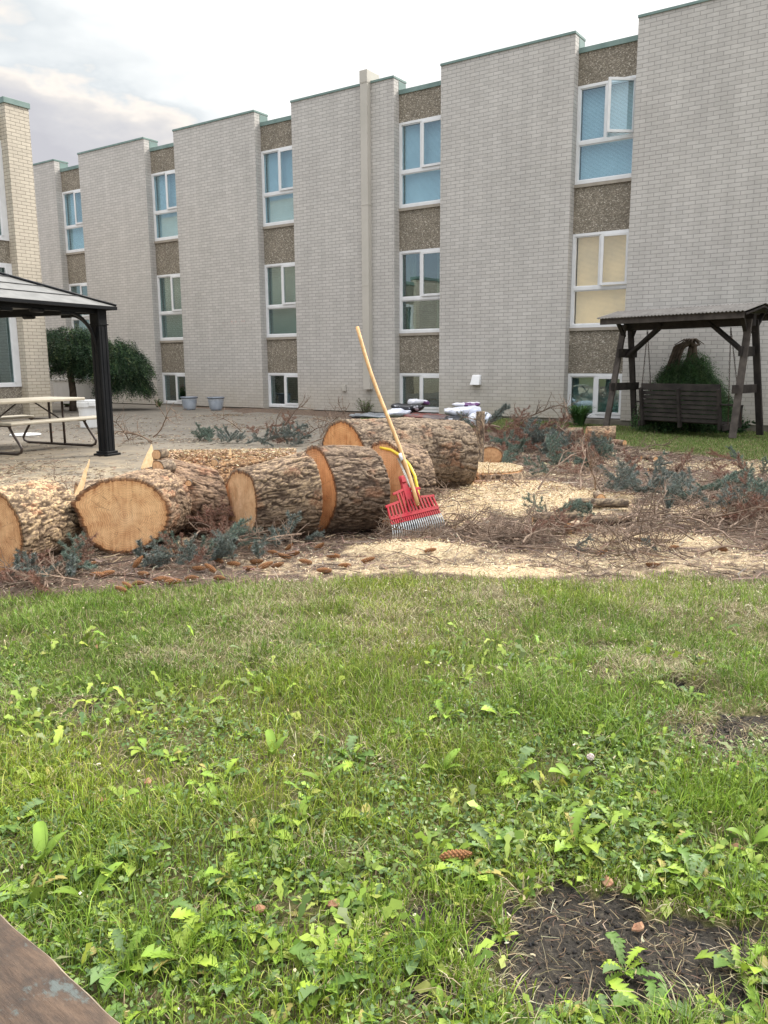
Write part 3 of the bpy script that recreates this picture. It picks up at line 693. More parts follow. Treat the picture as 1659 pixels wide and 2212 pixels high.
# ------------------------------------------------------------------ bucket and ring
bc = gp(193.5, 925)
bk = empty('bucket', (bc[0], bc[1]+.1, .006), .5, 'large white plastic bucket with snap lid behind the picnic table', 'bucket')
MB().lathe([(0, 0), (.185, 0), (.20, .012), (.215, .34), (.218, .40)], 40).build('body', MT['white_plastic'], bk, smooth=False)
MB().lathe([(.219, .40), (.236, .40), (.240, .42), (.240, .49), (.232, .50), (.236, .52), (.232, .535), (.20, .535), (.195, .52), (0, .52)], 40).build('lid', MT['white_plastic'], bk)
hb = MB(); hb.box(-.06, .06, -.262, -.236, .425, .50).box(-.075, .075, -.256, -.236, .50, .53); hb.build('lid_catch', MT['white_plastic'], bk, bevel=.006)
lc = gp(55, 941)
MB().lathe([(.20, .006), (.255, .006), (.262, .02), (.25, .032), (.225, .032), (.215, .02), (.20, .006)], 44, (lc[0], lc[1], 0)).build('bucket_ring', MT['white_plastic'], smooth=True)
tag(bpy.data.objects['bucket_ring'], 'white plastic ring lying flat on the patio under the picnic table', 'bucket lid')

# ------------------------------------------------------------------ planters
pot0 = None
for i, (px, py, lab) in enumerate(((408, 886, 'grey glazed plant pot nearer the basement window'), (465.5, 887, 'grey glazed plant pot standing alone to the right of its twin'))):
    q = gp(px, py)
    if i == 0:
        pot0 = empty('plant_pot', (q[0], q[1]+.1, .006), 0, lab, 'plant pot', 'grey pots against the wall')
        MB().lathe([(0, 0), (.13, 0), (.15, .01), (.165, .05), (.19, .15), (.205, .26), (.207, .31)], 40).build('body', MT['pot'], pot0, smooth=True)
        MB().lathe([(.207, .31), (.235, .315), (.24, .335), (.232, .35), (.215, .352), (.20, .33), (.195, .30)], 40).build('rim', MT['potrim'], pot0, smooth=True)
        MB().lathe([(.197, .29), (0, .295)], 30).build('soil', MT['soil'], pot0)
        db = MB()
        for k in range(36):
            a = k*math.pi/18; db.beam((.208*math.cos(a), .208*math.sin(a), .275), (.208*math.cos(a), .208*math.sin(a), .297), .012, .008, up=(math.cos(a), math.sin(a), 0))
        db.build('embossed_band', MT['vinyl'], pot0)
    else: copy_tree(pot0, (q[0], q[1]+.1, .006), (0, 0, 1.1), 1.0, lab)

# ------------------------------------------------------------------ swing
FLp, BLp, FRp, BRp = [np.array(v) for v in ((4.24, 15.5, -.03), (4.97, 15.78, -.06), (5.77, 13.45, -.06), (6.47, 14.1, -.08))]
lc_ = (FLp+BLp)/2; rc_ = (FRp+BRp)/2; ax_ = (rc_-lc_); ax_[2] = 0; alen = np.linalg.norm(ax_); ax_ /= alen; pr_ = np.array([-ax_[1], ax_[0], 0])
SWc = (lc_+rc_)/2; SWc[2] = -.05
SW = empty('swing_stand', tuple(SWc), math.atan2(ax_[1], ax_[0]), 'dark stained wooden A-frame swing stand with corrugated roof by the wall', 'swing stand')
Hh = alen/2; HT = 2.02
def sw_leg(x, sy, lean=.0):
    return MB().beam((x+lean, sy*.47, 0), (x, sy*.10, HT-.08), .045, .115, up=(1, 0, 0))
for sxg in (-1, 1):
    for syg in (-1, 1):
        sw_leg(sxg*Hh, syg, sxg*.05).build('leg', MT['swing_post'] if syg < 0 else MT['swing'], SW, bevel=.004)
    MB().beam((sxg*Hh, -.46, .80), (sxg*Hh, .44, .80), .05, .14).build('cross_brace', MT['swing'], SW, bevel=.004)
    MB().beam((sxg*(Hh-.02), -.30, 1.42), (sxg*(Hh-.02), .30, 1.42), .05, .16).build('cross_brace', MT['swing'], SW, bevel=.004)
    MB().beam((sxg*(Hh-.03), 0, 1.35), (sxg*(Hh-.75), 0, HT-.10), .05, .15, up=(0, 1, 0)).build('knee_brace', MT['swing'], SW, bevel=.004)
    for syg in (-1, 1):
        MB().beam((sxg*(Hh-.03), syg*.12, 1.72), (sxg*(Hh+.0), syg*.36, HT+.02), .04, .07, up=(1, 0, 0)).build('roof_strut', MT['swing'], SW, bevel=.003)
MB().beam((-Hh-.05, 0, HT-.09), (Hh+.05, 0, HT-.09), .09, .19).build('top_beam', MT['swing'], SW, bevel=.004)
RH, RR, RX = .60, .14, Hh+.17
for syg in (-1, 1):
    MB().beam((-RX, syg*RH, HT-.03), (RX, syg*RH, HT-.03), .035, .11).build('fascia', MT['swing_post'], SW, bevel=.003)
for sxg in (-1, 1):
    for syg in (-1, 1):
        MB().beam((sxg*(RX-.02), 0, HT+RR-.02), (sxg*(RX-.02), syg*(RH-.02), HT-.02), .03, .09, up=(1, 0, 0)).build('rafter', MT['swing'], SW, bevel=.003)
nxr = 260; vs = []; fs = []
for i in range(nxr+1):
    x = -RX-.04+(2*RX+.08)*i/nxr; dz = .010*math.sin(2*math.pi*x/.068)
    for (y, z) in ((-RH-.07, HT+.028), (0, HT+RR+.04), (RH+.07, HT+.028)): vs.append((x, y, z+dz))
for i in range(nxr):
    for j in range(2): fs.append((3*i+j, 3*i+3+j, 3*i+4+j, 3*i+1+j))
sh = MB().add(vs, fs).build('roof_sheet', MT['tin'], SW, smooth=True)
sl_ = sh.modifiers.new('thick', 'SOLIDIFY'); sl_.thickness = .004
# hanging bench, seen from behind
SB = empty('swing_bench', tuple(SWc), math.atan2(ax_[1], ax_[0]), 'brown slatted swing bench hanging on rusty chains, seen from its back', 'swing bench')
bw = .80; zb = .20; bx = 0.17
for i in range(8):
    z = zb+.04+i*.078; h_ = .066 if i < 7 else .12
    y = -.27-.10*(z-zb)/.6
    MB().beam((bx-bw+.04, y, z+(0 if i < 7 else .03)), (bx+bw-.04, y, z+(0 if i < 7 else .03)), .022, h_).build('back_slat', MT['swing'], SB, bevel=.006)
for x in (bx-bw+.05, bx, bx+bw-.05):
    MB().beam((x, -.275, zb-.09), (x, -.40, zb+.60), .085, .045, up=(1, 0, 0)).build('back_post', MT['swing'], SB, bevel=.008)
for i in range(6):
    y = -.20+i*.085; MB().beam((bx-bw, y, zb), (bx+bw, y, zb), .07, .022).build('seat_slat', MT['swing'], SB, bevel=.004)
for sxg in (-1, 1):
    x = bx+sxg*(bw+.02)
    am = MB(); am.beam((x, -.36, zb+.34), (x, .26, zb+.30), .09, .03); am.beam((x, .24, zb-.08), (x, .24, zb+.30), .045, .09, up=(0, 1, 0)); am.beam((x, -.30, zb-.06), (x, .26, zb-.02), .045, .10)
    am.build('armrest', MT['swing'], SB, bevel=.01)
    hp = np.array([.04+sxg*(Hh-.40), 0, HT-.20])
    for (yy, zz) in ((.22, zb-.02), (-.24, zb+.0)):
        tgt = np.array([x+sxg*.05, yy, zz]); nl = int(np.linalg.norm(tgt-hp)/.031); mb = MB()
        for i in range(nl):
            t = (i+.5)/nl; c_ = hp*(1-t)+tgt*t; dd = Vector(tgt-hp).normalized(); s1 = dd.cross(Vector((1, 0, 0) if i % 2 else (0, 1, 0))).normalized()
            ring = [Vector(c_)+dd*.021*math.cos(a)+s1*.0095*math.sin(a) for a in [j*math.pi/4 for j in range(8)]]
            mb.tube(ring+[ring[0]], .0036, 4, cap=False)
        mb.build('chain', MT['chain'], SB)

# ------------------------------------------------------------------ foliage helpers
def leaf_quads(P, D, Nn, ln, wd, col, base=None):
    """P Nx3 positions, D dir, Nn side; returns co, loops, totals, col for diamond leaves (4 verts)"""
    n = len(P); ln = np.asarray(ln).reshape(-1, 1); wd = np.asarray(wd).reshape(-1, 1)
    co = np.stack([P, P+D*ln*.5+Nn*wd*.5, P+D*ln, P+D*ln*.5-Nn*wd*.5], 1).reshape(-1, 3)
    return co, np.arange(4*n), np.full(n, 4), np.repeat(col, 4, 0)
def rdir(n, rng=RNG):
    v = rng.normal(size=(n, 3)); return v/np.linalg.norm(v, axis=1, keepdims=True)
def nrm(v): return v/np.maximum(np.linalg.norm(v, axis=1, keepdims=True), 1e-9)
def palette(n, cols, wts, jit=.15, rng=RNG):
    c = np.array(cols)[rng.choice(len(cols), n, p=np.array(wts)/sum(wts))]
    return c*(1+rng.normal(0, jit, (n, 1)))*(1+rng.normal(0, jit*.3, (n, 3)))

# weeping tree on the left (umbrella crown of trailing strands)
def weeping(name, base, trunk_h, blobs, nst, label, cat, parentmats, lean=(0, 0), stemr=.07, cols=None, leafs=11, drop=.5, lw=(.016, .05)):
    root = empty(name, tuple(base), 0, label, cat)
    tr = MB(); tp = [(lean[0]*t+.03*math.sin(t*7), lean[1]*t, trunk_h*t) for t in np.linspace(0, 1, 8)]
    tr.tube(tp, [stemr*(1-.35*t) for t in np.linspace(0, 1, 8)], 12)
    for k in range(14):
        a = random.uniform(0, 6.28); r = random.uniform(.3, .8)*blobs[0][3]; z = trunk_h
        tr.tube([tp[-1], (tp[-1][0]+r*.4*math.cos(a), tp[-1][1]+r*.4*math.sin(a), z+.15), (tp[-1][0]+r*math.cos(a), tp[-1][1]+r*math.sin(a), z+.05)], [stemr*.4, stemr*.25, .006], 6)
    tr.build('trunk', MT['plantstem'], root, smooth=True)
    P, D = [], []
    for (cx, cy, cz, rx, ry, rz, wgt) in blobs:
        n = int(nst*wgt)
        for _ in range(n):
            a = random.uniform(0, 2*math.pi); u = random.random()**.5; el = math.acos(u)*0+random.uniform(.0, 1.)
            th = math.asin(el)
            sh_ = random.uniform(.56, .90)+.30*float(vn3(2.8*math.cos(a)+cx*3, 2.2*math.sin(a), 3*th, 5))+(random.random() < .06)*.12
            p = np.array([cx+rx*sh_*math.cos(th)*math.cos(a), cy+ry*sh_*math.cos(th)*math.sin(a), cz+rz*sh_*math.sin(th)])
            out = np.array([math.cos(a)*.55, math.sin(a)*.55, random.uniform(-.2, .35)]); L_ = random.uniform(.3, 1.)*drop; st_ = L_/leafs
            v = out/np.linalg.norm(out)
            for k in range(leafs):
                P.append(p.copy()); D.append(v.copy()); p = p+v*st_; v = v+np.array([random.uniform(-.12, .12), random.uniform(-.12, .12), -.26]); v /= np.linalg.norm(v)
    P = np.array(P); D = np.array(D); P = np.repeat(P, 2, 0); D = np.repeat(D, 2, 0); n = len(P)
    side = nrm(np.cross(D, rdir(n))); D2 = nrm(D*.7+side*1.+rdir(n)*.35); Nn = nrm(np.cross(D2, rdir(n)))
    c = np.repeat(palette(n//(2*leafs), cols, [3, 3, 2, 1], .28), 2*leafs, 0)*RNG.uniform(.75, 1.25, (n, 1))
    co, lo, to, cc = leaf_quads(P+RNG.normal(0, .012, (n, 3)), D2, Nn, RNG.uniform(lw[1]*.6, lw[1]*1.3, n), RNG.uniform(lw[0]*.7, lw[0]*1.3, n), np.clip(c, .005, 1))
    mesh_np('foliage', co, lo, to, MT['leaf'], root, cc)
    return root
tb = gp(172, 884)
WC = [(.022, .050, .026), (.038, .075, .036), (.065, .110, .050), (.13, .18, .08)]
WTr = weeping('weeping_tree', (tb[0]+.15, tb[1]-.9, 0), 1.75, [(.0, 0, 1.45, 1.0, .8, .72, 1.0), (1.05, .25, 1.0, .85, .7, .85, .9), (-.45, -.1, 1.3, .6, .6, .6, .5), (1.3, .3, .55, .55, .5, .6, .6), (.5, .1, 1.1, .8, .6, .6, .6)], 2300,
              'wide weeping dwarf tree with drooping dark green foliage between the gazebo post and wall', 'tree', None, (.05, 0), .10, WC, drop=.55)
# weeping shrub behind the swing
sb = gp(1480, 915)
WS = weeping('weeping_shrub', tuple(S(1.42, -.55, -.08)), 1.55, [(0, 0, .50, .42, .34, .92, .9), (.05, 0, .25, .72, .42, .75, .9)], 2300, 'trimmed weeping shrub with bare knotted top, growing behind the swing bench', 'shrub', None, (.02, .02), .06,
             [(.035, .085, .030), (.055, .12, .040), (.075, .15, .05), (.12, .19, .08)], leafs=14, drop=.75, lw=(.010, .05))
kb = MB()
kb.tube([(.12, 0, .7), (.13, 0, 1.3), (.10, .02, 1.58), (.03, 0, 1.70)], [.065, .06, .055, .03], 9)
for k in range(9):
    a = random.uniform(-.5, .5); kb.tube([(.10, .04*a, 1.55), (.02+.05*a, .1*a, 1.66-.02*(k % 3)), (-.10-.02*k, .16*a, 1.58-.03*(k % 3)), (-.17-.025*k, .25*a, 1.38-.03*k), (-.20-.03*k, .3*a, 1.15-.03*k)], [.04, .034, .03, .024, .012], 7)
for k in range(7):
    a = random.uniform(-.6, .6); kb.tube([(.10, .0, 1.35), (.05+.1*a, .1*a, 1.30), (.02+.4*a, .2, 1.15), (.0+.6*a, .22, .95)], [.025, .02, .014, .006], 6)
kb.tube([(.10, 0, 1.56), (.17, 0, 1.60), (.20, 0, 1.59)], [.03, .024, .02], 7)
kb.build('knotted_top', MT['plantstem'], WS, smooth=True)

def blade_plant(name, pos, n, h, spread, wd, cols, label, cat, group=None, curl=1.2, seg=5, rz=0):
    """clump of long arching blades"""
    V, Fc, C_ = [], [], []
    for i in range(n):
        a = random.uniform(0, 6.28); hh = h*random.uniform(.6, 1.1); d = np.array([math.cos(a), math.sin(a), 0]); s = np.array([-d[1], d[0], 0]); sp = spread*random.uniform(.3, 1.1)
        o = d*random.uniform(0, spread*.25); b = len(V); c = np.array(cols[random.randrange(len(cols))])*random.uniform(.75, 1.25)
        for k in range(seg+1):
            t = k/seg; p = o+d*sp*t**1.3+np.array([0, 0, hh*(math.sin(t*curl*1.35)/math.sin(min(1.57, curl*1.35)))]); ww = wd*(1-t**2.2)*.5+.0006
            V += [p-s*ww, p+s*ww]; C_ += [c, c]
        Fc += [(b+2*k, b+2*k+1, b+2*k+3, b+2*k+2) for k in range(seg)]
    o = mesh_np(name, V, Fc, np.full(len(Fc), 4), MT['leaf'], None, np.array(C_)); o.location = pos
    return tag(o, label, cat, group)
DG = [(.045, .11, .03), (.07, .15, .04), (.04, .09, .03)]
dl = gp(1262, 915)
blade_plant('daylily', (dl[0]-.05, dl[1]+.25, -.06), 260, .38, .42, .022, DG, 'arching green daylily clump under the basement window left of the swing', 'plant', curl=1.5)
wds = 'weeds along the foot of the wall'
YG = [(.10, .17, .05), (.07, .12, .04), (.15, .20, .07)]; BR = [(.10, .075, .06), (.14, .11, .08)]
def leafy(name, pos, n, w_, h_, cols, label, cat, group=None, ls=.05, twig=None):
    root = empty(name, pos, 0, label, cat, group); st = MB(); P = []; D = []
    for i in range(n):
        a = random.uniform(0, 6.28); r = w_*random.uniform(.1, 1); top = np.array([r*math.cos(a), r*math.sin(a)*.6, h_*random.uniform(.5, 1)]); b0 = np.array([top[0]*.3, top[1]*.3, 0])
        midp = (top+b0)/2+np.array([0, 0, h_*.12]); st.tube([b0, midp, top], [.006, .005, .002], 4)
        for k in range(16):
            t = .2+.8*k/16; p = b0*(1-t)+top*t; P.append(p); D.append(rdir(1)[0]+np.array([0, 0, .3]))
    st.build('stem', twig or MT['plantstem'], root)
    P = np.array(P); D = nrm(np.array(D)); n2 = len(P); Nn = nrm(np.cross(D, rdir(n2)))
    co, lo, to, cc = leaf_quads(P, D, Nn, RNG.uniform(ls*.6, ls*1.3, n2), RNG.uniform(ls*.25, ls*.5, n2), np.clip(palette(n2, cols, [1]*len(cols), .2), .01, 1))
    mesh_np('foliage', co, lo, to, MT['leaf'], root, cc); return root
for (px, py, w_, h_, cols, lab, ls) in ((642, 884, .30, .32, DG, 'low green weed below the basement window, left of the dry brown one', .05), (686, 886, .22, .42, BR, 'dry brown upright weed against the brick wall', .035),
                                   (790, 892, .32, .42, YG, 'yellow-green weed growing at the wall behind the long trunk', .04), (915, 890, .30, .40, DG, 'green weed in front of the basement window behind the soil bags', .05),
                                   (342, 880, .16, .30, YG, 'yellow-green weed under the drooping tree edge', .04), (1395, 918, .3, .18, DG, 'low dark leafy plant by the rear left swing leg', .09)):
    q = gp(px, py); leafy('wall_weed', (q[0], q[1], -.02), 26, w_, h_, cols, lab, 'weed', wds, ls)
for (lx, lab) in ((1.0, 'dark broad-leaved plant under the left half of the swing bench'), (1.7, 'dark broad-leaved plant under the middle of the swing bench'), (2.3, 'dark broad-leaved plant under the right end of the swing bench')):
    leafy('shade_plant', tuple(S(lx, -.55, -.10)), 30, .38, .24, [(.02, .05, .02), (.035, .08, .03)], lab, 'plant', wds, .10)
q = gp(148, 878); fp = leafy('flowering_plant', (q[0]+.1, q[1]-.3, 0), 30, .32, .5, [(.06, .12, .04), (.09, .16, .05)], 'leafy plant with magenta flowers in front of the white fence', 'plant', None, .09)
fm = M('magenta_petal', (.36, .03, .10), (.5, .08, .16), 20, .6); mb = MB()
for k in range(26):
    c_ = np.array([-.22+random.gauss(0, .06), random.gauss(0, .05), .46+random.gauss(0, .06)]); v = rdir(5)
    for j in range(5): mb.add([c_, c_+v[j]*.022+v[(j+1) % 5]*.01, c_+v[j]*.04], [(0, 1, 2)])
mb.build('flower', fm, fp)

# ------------------------------------------------------------------ soil bags
def blob_bag(name, pos, sx_, sy_, sz_, rz, mat, label, seed, marks=()):
    nu, nv = 44, 26; V = []; uu, vv = np.meshgrid(np.linspace(0, 2*np.pi, nu, endpoint=False), np.linspace(-np.pi/2, np.pi/2, nv))
    def sp(a, e): return np.sign(a)*np.abs(a)**e
    x = sp(np.cos(vv), .6)*sp(np.cos(uu), .45)*sx_; y = sp(np.cos(vv), .6)*sp(np.sin(uu), .45)*sy_; z = sp(np.sin(vv), .9)*sz_
    k = fbm(x*6+seed, y*6, z*6, seed, 4)-.5; z = z*(1+.9*(fbm(x*4, y*4, 0, seed+5, 2)-.5))+k*.13; x = x*(1+.3*k); y = y*(1+.5*k)
    corner = (np.abs(x)/sx_)**4*(np.abs(y)/sy_)**4; z = z*(1-.3*corner)+.05*corner+.022*(np.abs(2*vn3(x*9+seed, y*9, z*4, seed+2)-1)-.4)
    z = z+sz_; z = z*.78; co = np.stack([x, y, z], -1).reshape(-1, 3)
    fs = [(i*nu+j, i*nu+(j+1) % nu, (i+1)*nu+(j+1) % nu, (i+1)*nu+j) for i in range(nv-1) for j in range(nu)]
    o = mesh_np(name, co, fs, np.full(len(fs), 4), mat, smooth=True); o.location = pos; o.rotation_euler = (random.uniform(-.05, .05), random.uniform(-.05, .05), rz)
    return tag(o, label, 'bag', 'soil bags piled before the wall')
def bagmat(name, base, stripe, scale, lo=.5):
    m = M(name, base, stripe, scale, .35, .5, 14, lo=lo, hi=lo+.04, spec=.5, detail=2); return m
b_white = bagmat('white_bag', (.66, .68, .76), (.56, .58, .68), 3); b_purple = bagmat('white_purple_bag', (.66, .66, .72), (.13, .05, .16), 4.2, .56); b_black = bagmat('black_white_bag', (.025, .025, .03), (.55, .55, .6), 6, .62)
b_red = bagmat('red_bag', (.20, .07, .06), (.13, .10, .10), 5); b_grey = bagmat('grey_sheet', (.16, .175, .195), (.24, .255, .275), 5)
def BP(px, py, z): q = gp(px, py); return (q[0], q[1]+.2, z)
blob_bag('plastic_sheet', BP(830, 905, -.01), .85, .26, .08, -.55, b_grey, 'flat grey plastic sheet lying along the wall behind the trunk', 1)
blob_bag('soil_bag', BP(925, 908, .0), .75, .28, .08, -.5, b_red, 'flattened red bag lying beneath the other bags', 2)
blob_bag('soil_bag', BP(882, 906, .16), .34, .2, .11, -.2, b_black, 'black and white bag leaning on the grey plastic sheet', 3)
blob_bag('soil_bag', BP(905, 903, .26), .26, .16, .10, .5, b_purple, 'crumpled white bag with purple print on top of the black bag', 4)
blob_bag('soil_bag', BP(858, 908, .07), .28, .16, .09, .35, b_white, 'small white bag in front of the black bag', 5)
blob_bag('soil_bag', BP(1003, 920, .0), .38, .26, .11, -.3, b_black, 'dark bag at the bottom of the right-hand pile', 6)
blob_bag('soil_bag', BP(1000, 918, .16), .36, .25, .12, -.1, b_white, 'full white bag on top of the dark bag at the trunk end', 7)
blob_bag('soil_bag', BP(1008, 914, .32), .28, .18, .06, -.3, b_purple, 'folded white and purple bag topmost of the right-hand pile', 8)
blob_bag('soil_bag', BP(1040, 922, .0), .22, .28, .16, -.1, b_white, 'white bag slumped at the right end of the bags', 9)

# ------------------------------------------------------------------ logs
def make_log(name, A, Bp, ra, rb, label, cat='log', fa=None, fb=None, outline=None, seed=0, fmat=0, tone=(1, 1, 1), dust=.35, ridge=1., cell=(.055, .0165), group=None, res=.0052, rot=0, knots=(), lump=.085, facemat_b=None, squash=1., loose=None):
    """A -> near/left end, Bp -> other end. fa, fb: outward normals of the cut faces (default perpendicular)"""
    A = np.array(A, float); Bp = np.array(Bp, float); ax = Bp-A; Ln = np.linalg.norm(ax); ax = ax/Ln
    upv = np.array([0, 0, 1.]); side = np.cross(ax, upv); side /= np.linalg.norm(side); upv = np.cross(side, ax)
    fa = -ax if fa is None else np.array(fa, float)/np.linalg.norm(fa); fb = ax if fb is None else np.array(fb, float)/np.linalg.norm(fb)
    nu = int(max(20, min(420, 2*np.pi*max(ra, rb)/res))); nv = int(max(6, min(260, Ln/(res*1.1))))
    th = np.linspace(0, 2*np.pi, nu, endpoint=False)[None, :]; v = np.linspace(0, 1, nv)[:, None]
    r = (ra+(rb-ra)*v)*np.ones_like(th)
    ct, st = np.cos(th), np.sin(th)
    shape = 1+lump*2*(vn3(ct*1.3+seed, st*1.3, v*Ln*1.5, seed)-.5)
    if outline is not None:
        oa = np.array([o[0] for o in outline]); orr = np.array([o[1] for o in outline]); idx = np.argsort(oa); oa = oa[idx]; orr = orr[idx]
        base = np.interp(th.ravel(), np.concatenate((oa-2*np.pi, oa, oa+2*np.pi)), np.tile(orr, 3))[None, :]; shape = shape*base
    for (ka, kv, kr, kh) in knots:
        da = (th-ka+np.pi) % (2*np.pi)-np.pi; d2 = (da*ra/kr)**2+((v-kv)*Ln/kr)**2; shape = shape+kh*np.exp(-d2)
    r = r*shape; rm = (ra+rb)/2
    # bark plates stretched along the axis: broad fissures, then thin flakes
    a = v*Ln*np.ones_like(th); X_, Y_ = ct*rm, st*rm
    w1 = (vn3(X_/.07, Y_/.07, a/.12, seed+3)-.5)*2.2; w2 = (vn3(X_/.03, Y_/.03, a/.05, seed+4)-.5)*1.5
    n1 = vn3(X_/.040+w1, Y_/.040+w1, a/.13+w2, seed+7); n2 = vn3(X_/.0165+w2, Y_/.0165+w2, a/.045+w1, seed+8); n2b = vn3(X_/.011+w1, Y_/.011, a/.030+w2, seed+12); n3 = vn3(X_/.006, Y_/.006, a/.010, seed+13)
    cr1 = np.clip(np.abs(2*n1-1)/.22, 0, 1); cr2 = np.clip(np.abs(2*n2-1)/.32, 0, 1); cr3 = np.clip(np.abs(2*n2b-1)/.35, 0, 1)
    plate = cr1*.28+cr2*.27+cr3*.17+n3*.16+n2b*.12
    crev = np.clip((1-cr1)*.8+(1-cr2)*.55*(.4+n1)+(1-cr3)*.25, 0, 1)**1.4
    sc_r = ridge*min(1, rm/.2)
    disp = (plate-.6)*.015*sc_r-(1-cr1)*.006*sc_r+(n1-.5)*.012*sc_r
    R = r+disp; k = rm/.02
    cen = A[None, None, :]+ax*(v*Ln)[..., None]
    rad = side*ct[..., None]*np.array(1.)+upv*st[..., None]*squash
    radv = rad*R[..., None]
    sa = -(radv@fa)/(ax@fa); sb_ = -(radv@fb)/(ax@fb)
    sh = sa*(1-v)**1+sb_*v
    P = cen+radv+ax*sh[..., None]
    # colours
    g1 = np.array([.105, .078, .060]); g2 = np.array([.250, .195, .148]); g3 = np.array([.44, .34, .225]); gd = np.array([.060, .043, .033])
    t1 = sst(.35, .85, plate*.6+n3*.2+n2b*.2)[..., None]; col = g1*(1-t1)+g2*t1
    big = fbm(ct*rm*6, st*rm*6, v*Ln*5+seed, seed+21, 3)[..., None]
    col = col*(.60+.80*big)
    red = sst(.60, .75, fbm(ct*rm*9, st*rm*9, v*Ln*7, seed+31, 3))[..., None]*.5; col = col*(1-red)+np.array([.27, .12, .065])*red
    dmask = (sst(.50, .62, n2b*.4+n3*.6)*dust*1.6)[..., None]*(.4+.6*sst(-.5, .6, st))[..., None]*(.5+big); dmask = np.clip(dmask, 0, 1); col = col*(1-dmask)+g3*dmask
    col = col*(1-crev[..., None])+gd*crev[..., None]
    col = np.clip(col*np.array(tone)*.98, .004, .9)
    co = P.reshape(-1, 3); i = np.arange(nv-1)[:, None]*nu; j = np.arange(nu)[None, :]; jn = (j+1) % nu
    q = np.stack([i+j, i+jn, i+nu+jn, i+nu+j], -1).reshape(-1, 4)
    # bark rims at both ends
    cols = col.reshape(-1, 3); rimco = []; rimc = []; rq = []; faces = []
    for (e, row, cpt, nrmv) in ((0, 0, A, fa), (1, nv-1, Bp, fb)):
        edge = P[row]; inner = cpt+(edge-cpt)*(1-.020/max(ra, .03) if ra > .06 else .93)
        jag = vn3(ct[0]*k, st[0]*k, e*5., seed+41)[:, None]; inner = cpt+(inner-cpt)*(1-.035*jag)
        inner = inner-nrmv*.001
        b = len(co)+sum(len(x) for x in rimco); rimco.append(inner); rimc.append(np.tile(np.array([.20, .095, .045])*np.array(tone), (nu, 1))*(.7+.6*jag))
        jj = np.arange(nu); jn1 = (jj+1) % nu
        if e == 0: rq.append(np.stack([row*nu+jn1, row*nu+jj, b+jj, b+jn1], -1))
        else: rq.append(np.stack([row*nu+jj, row*nu+jn1, b+jn1, b+jj], -1))
        faces.append((inner, cpt, nrmv, e))
    co = np.vstack([co]+rimco); cols = np.vstack([cols]+rimc); q = np.vstack([q]+rq)
    root = empty(name, tuple((A+Bp)/2*np.array([1, 1, 0])), 0, label, cat, group)
    org = np.array(root.location)
    mesh_np('bark', co-org, q, np.full(len(q), 4), MT['barkm'], root, cols, smooth=True)
    for (inner, cpt, nrmv, e) in faces:
        rings = 10; off = np.array([.0, .0]); V = [cpt+nrmv*.002]; U = [(0, 0)]
        rmax = np.linalg.norm(inner-cpt, axis=1).mean()
        e1 = np.cross(nrmv, np.array([0, 0, 1.])); e1 /= np.linalg.norm(e1); e2 = np.cross(e1, nrmv)
        for rr in range(1, rings+1):
            f_ = rr/rings; pts = cpt+(inner-cpt)*f_+nrmv*.002
            pts = pts+nrmv*((vn3((pts@e1)*14, (pts@e2)*3, 0, seed+51)-.5)*.004)[:, None]*(rr < rings)
            V += list(pts); rel = (pts-cpt)/np.linalg.norm(inner-cpt, axis=1, keepdims=True)
            U += [(f_*math.cos(t_), f_*math.sin(t_)) for t_ in th.ravel()]
        lo, to = [], []
        for jx in range(nu):
            tri = [0, 1+jx, 1+(jx+1) % nu]
            lo += tri if e else tri[::-1]; to.append(3)
        for rr in range(rings-1):
            b0, b1 = 1+rr*nu, 1+(rr+1)*nu
            for jx in range(nu):
                qd = [b0+jx, b1+jx, b1+(jx+1) % nu, b0+(jx+1) % nu]; lo += qd if e else qd[::-1]; to.append(4)
        mm = MT['face'][fmat if e == 0 or facemat_b is None else facemat_b]
        mesh_np('cut_face', np.array(V)-org, lo, to, mm, root, uv=np.array(U), smooth=True)
    return root
def az(deg, tilt=0): a = math.radians(deg); return np.array([math.cos(a)*math.cos(tilt), math.sin(a)*math.cos(tilt), math.sin(tilt)])

TG = 'logs of the felled trunk'
# far-left log
make_log('log', (-2.26, 4.60, .255), (-2.15, 5.12, .24), .262, .235, 'tan-barked log cut off by the left edge of the photo, sawn end towards the viewer', fa=-az(58), seed=2, fmat=3, tone=(1.22, 1.15, 1.02), dust=.6, group=TG)
# big round face
zc = np.array(yp(271.5, 1113, 5.02)); opts = []
for (a, b) in ((750, 475), (950, 500), (1080, 590), (1160, 700), (1195, 830), (1160, 960), (1100, 1060), (1000, 1140), (880, 1190), (700, 1225), (600, 1200), (500, 1140), (430, 1060), (410, 960), (380, 860), (335, 770), (322, 700), (380, 620), (480, 540), (600, 495)):
    dx_, dy_ = (a-785)*.93, 840-b; opts.append((math.atan2(dy_, dx_) % (2*math.pi), math.hypot(dx_, dy_)/405.))
make_log('log', tuple(zc), tuple(zc+az(80)*.46+np.array([0, 0, .0])), .268, .262, 'log with the big round orange sawn face turned to the viewer', fa=-az(106), outline=opts, seed=5, fmat=0, tone=(1.1, 1.0, .92), dust=.4, group=TG, lump=.01)
# log lying behind it
A = yp(166, 1062, 5.85); Bq = yp(318, 1060, 6.05)
make_log('log', (A[0], A[1], .185), (Bq[0], Bq[1], .20), .175, .19, 'grey-barked log lying behind the big round face, with branch stubs at its right end', fa=-az(30), seed=8, fmat=2, tone=(1.2, 1.15, 1.1), dust=.5, group=TG)
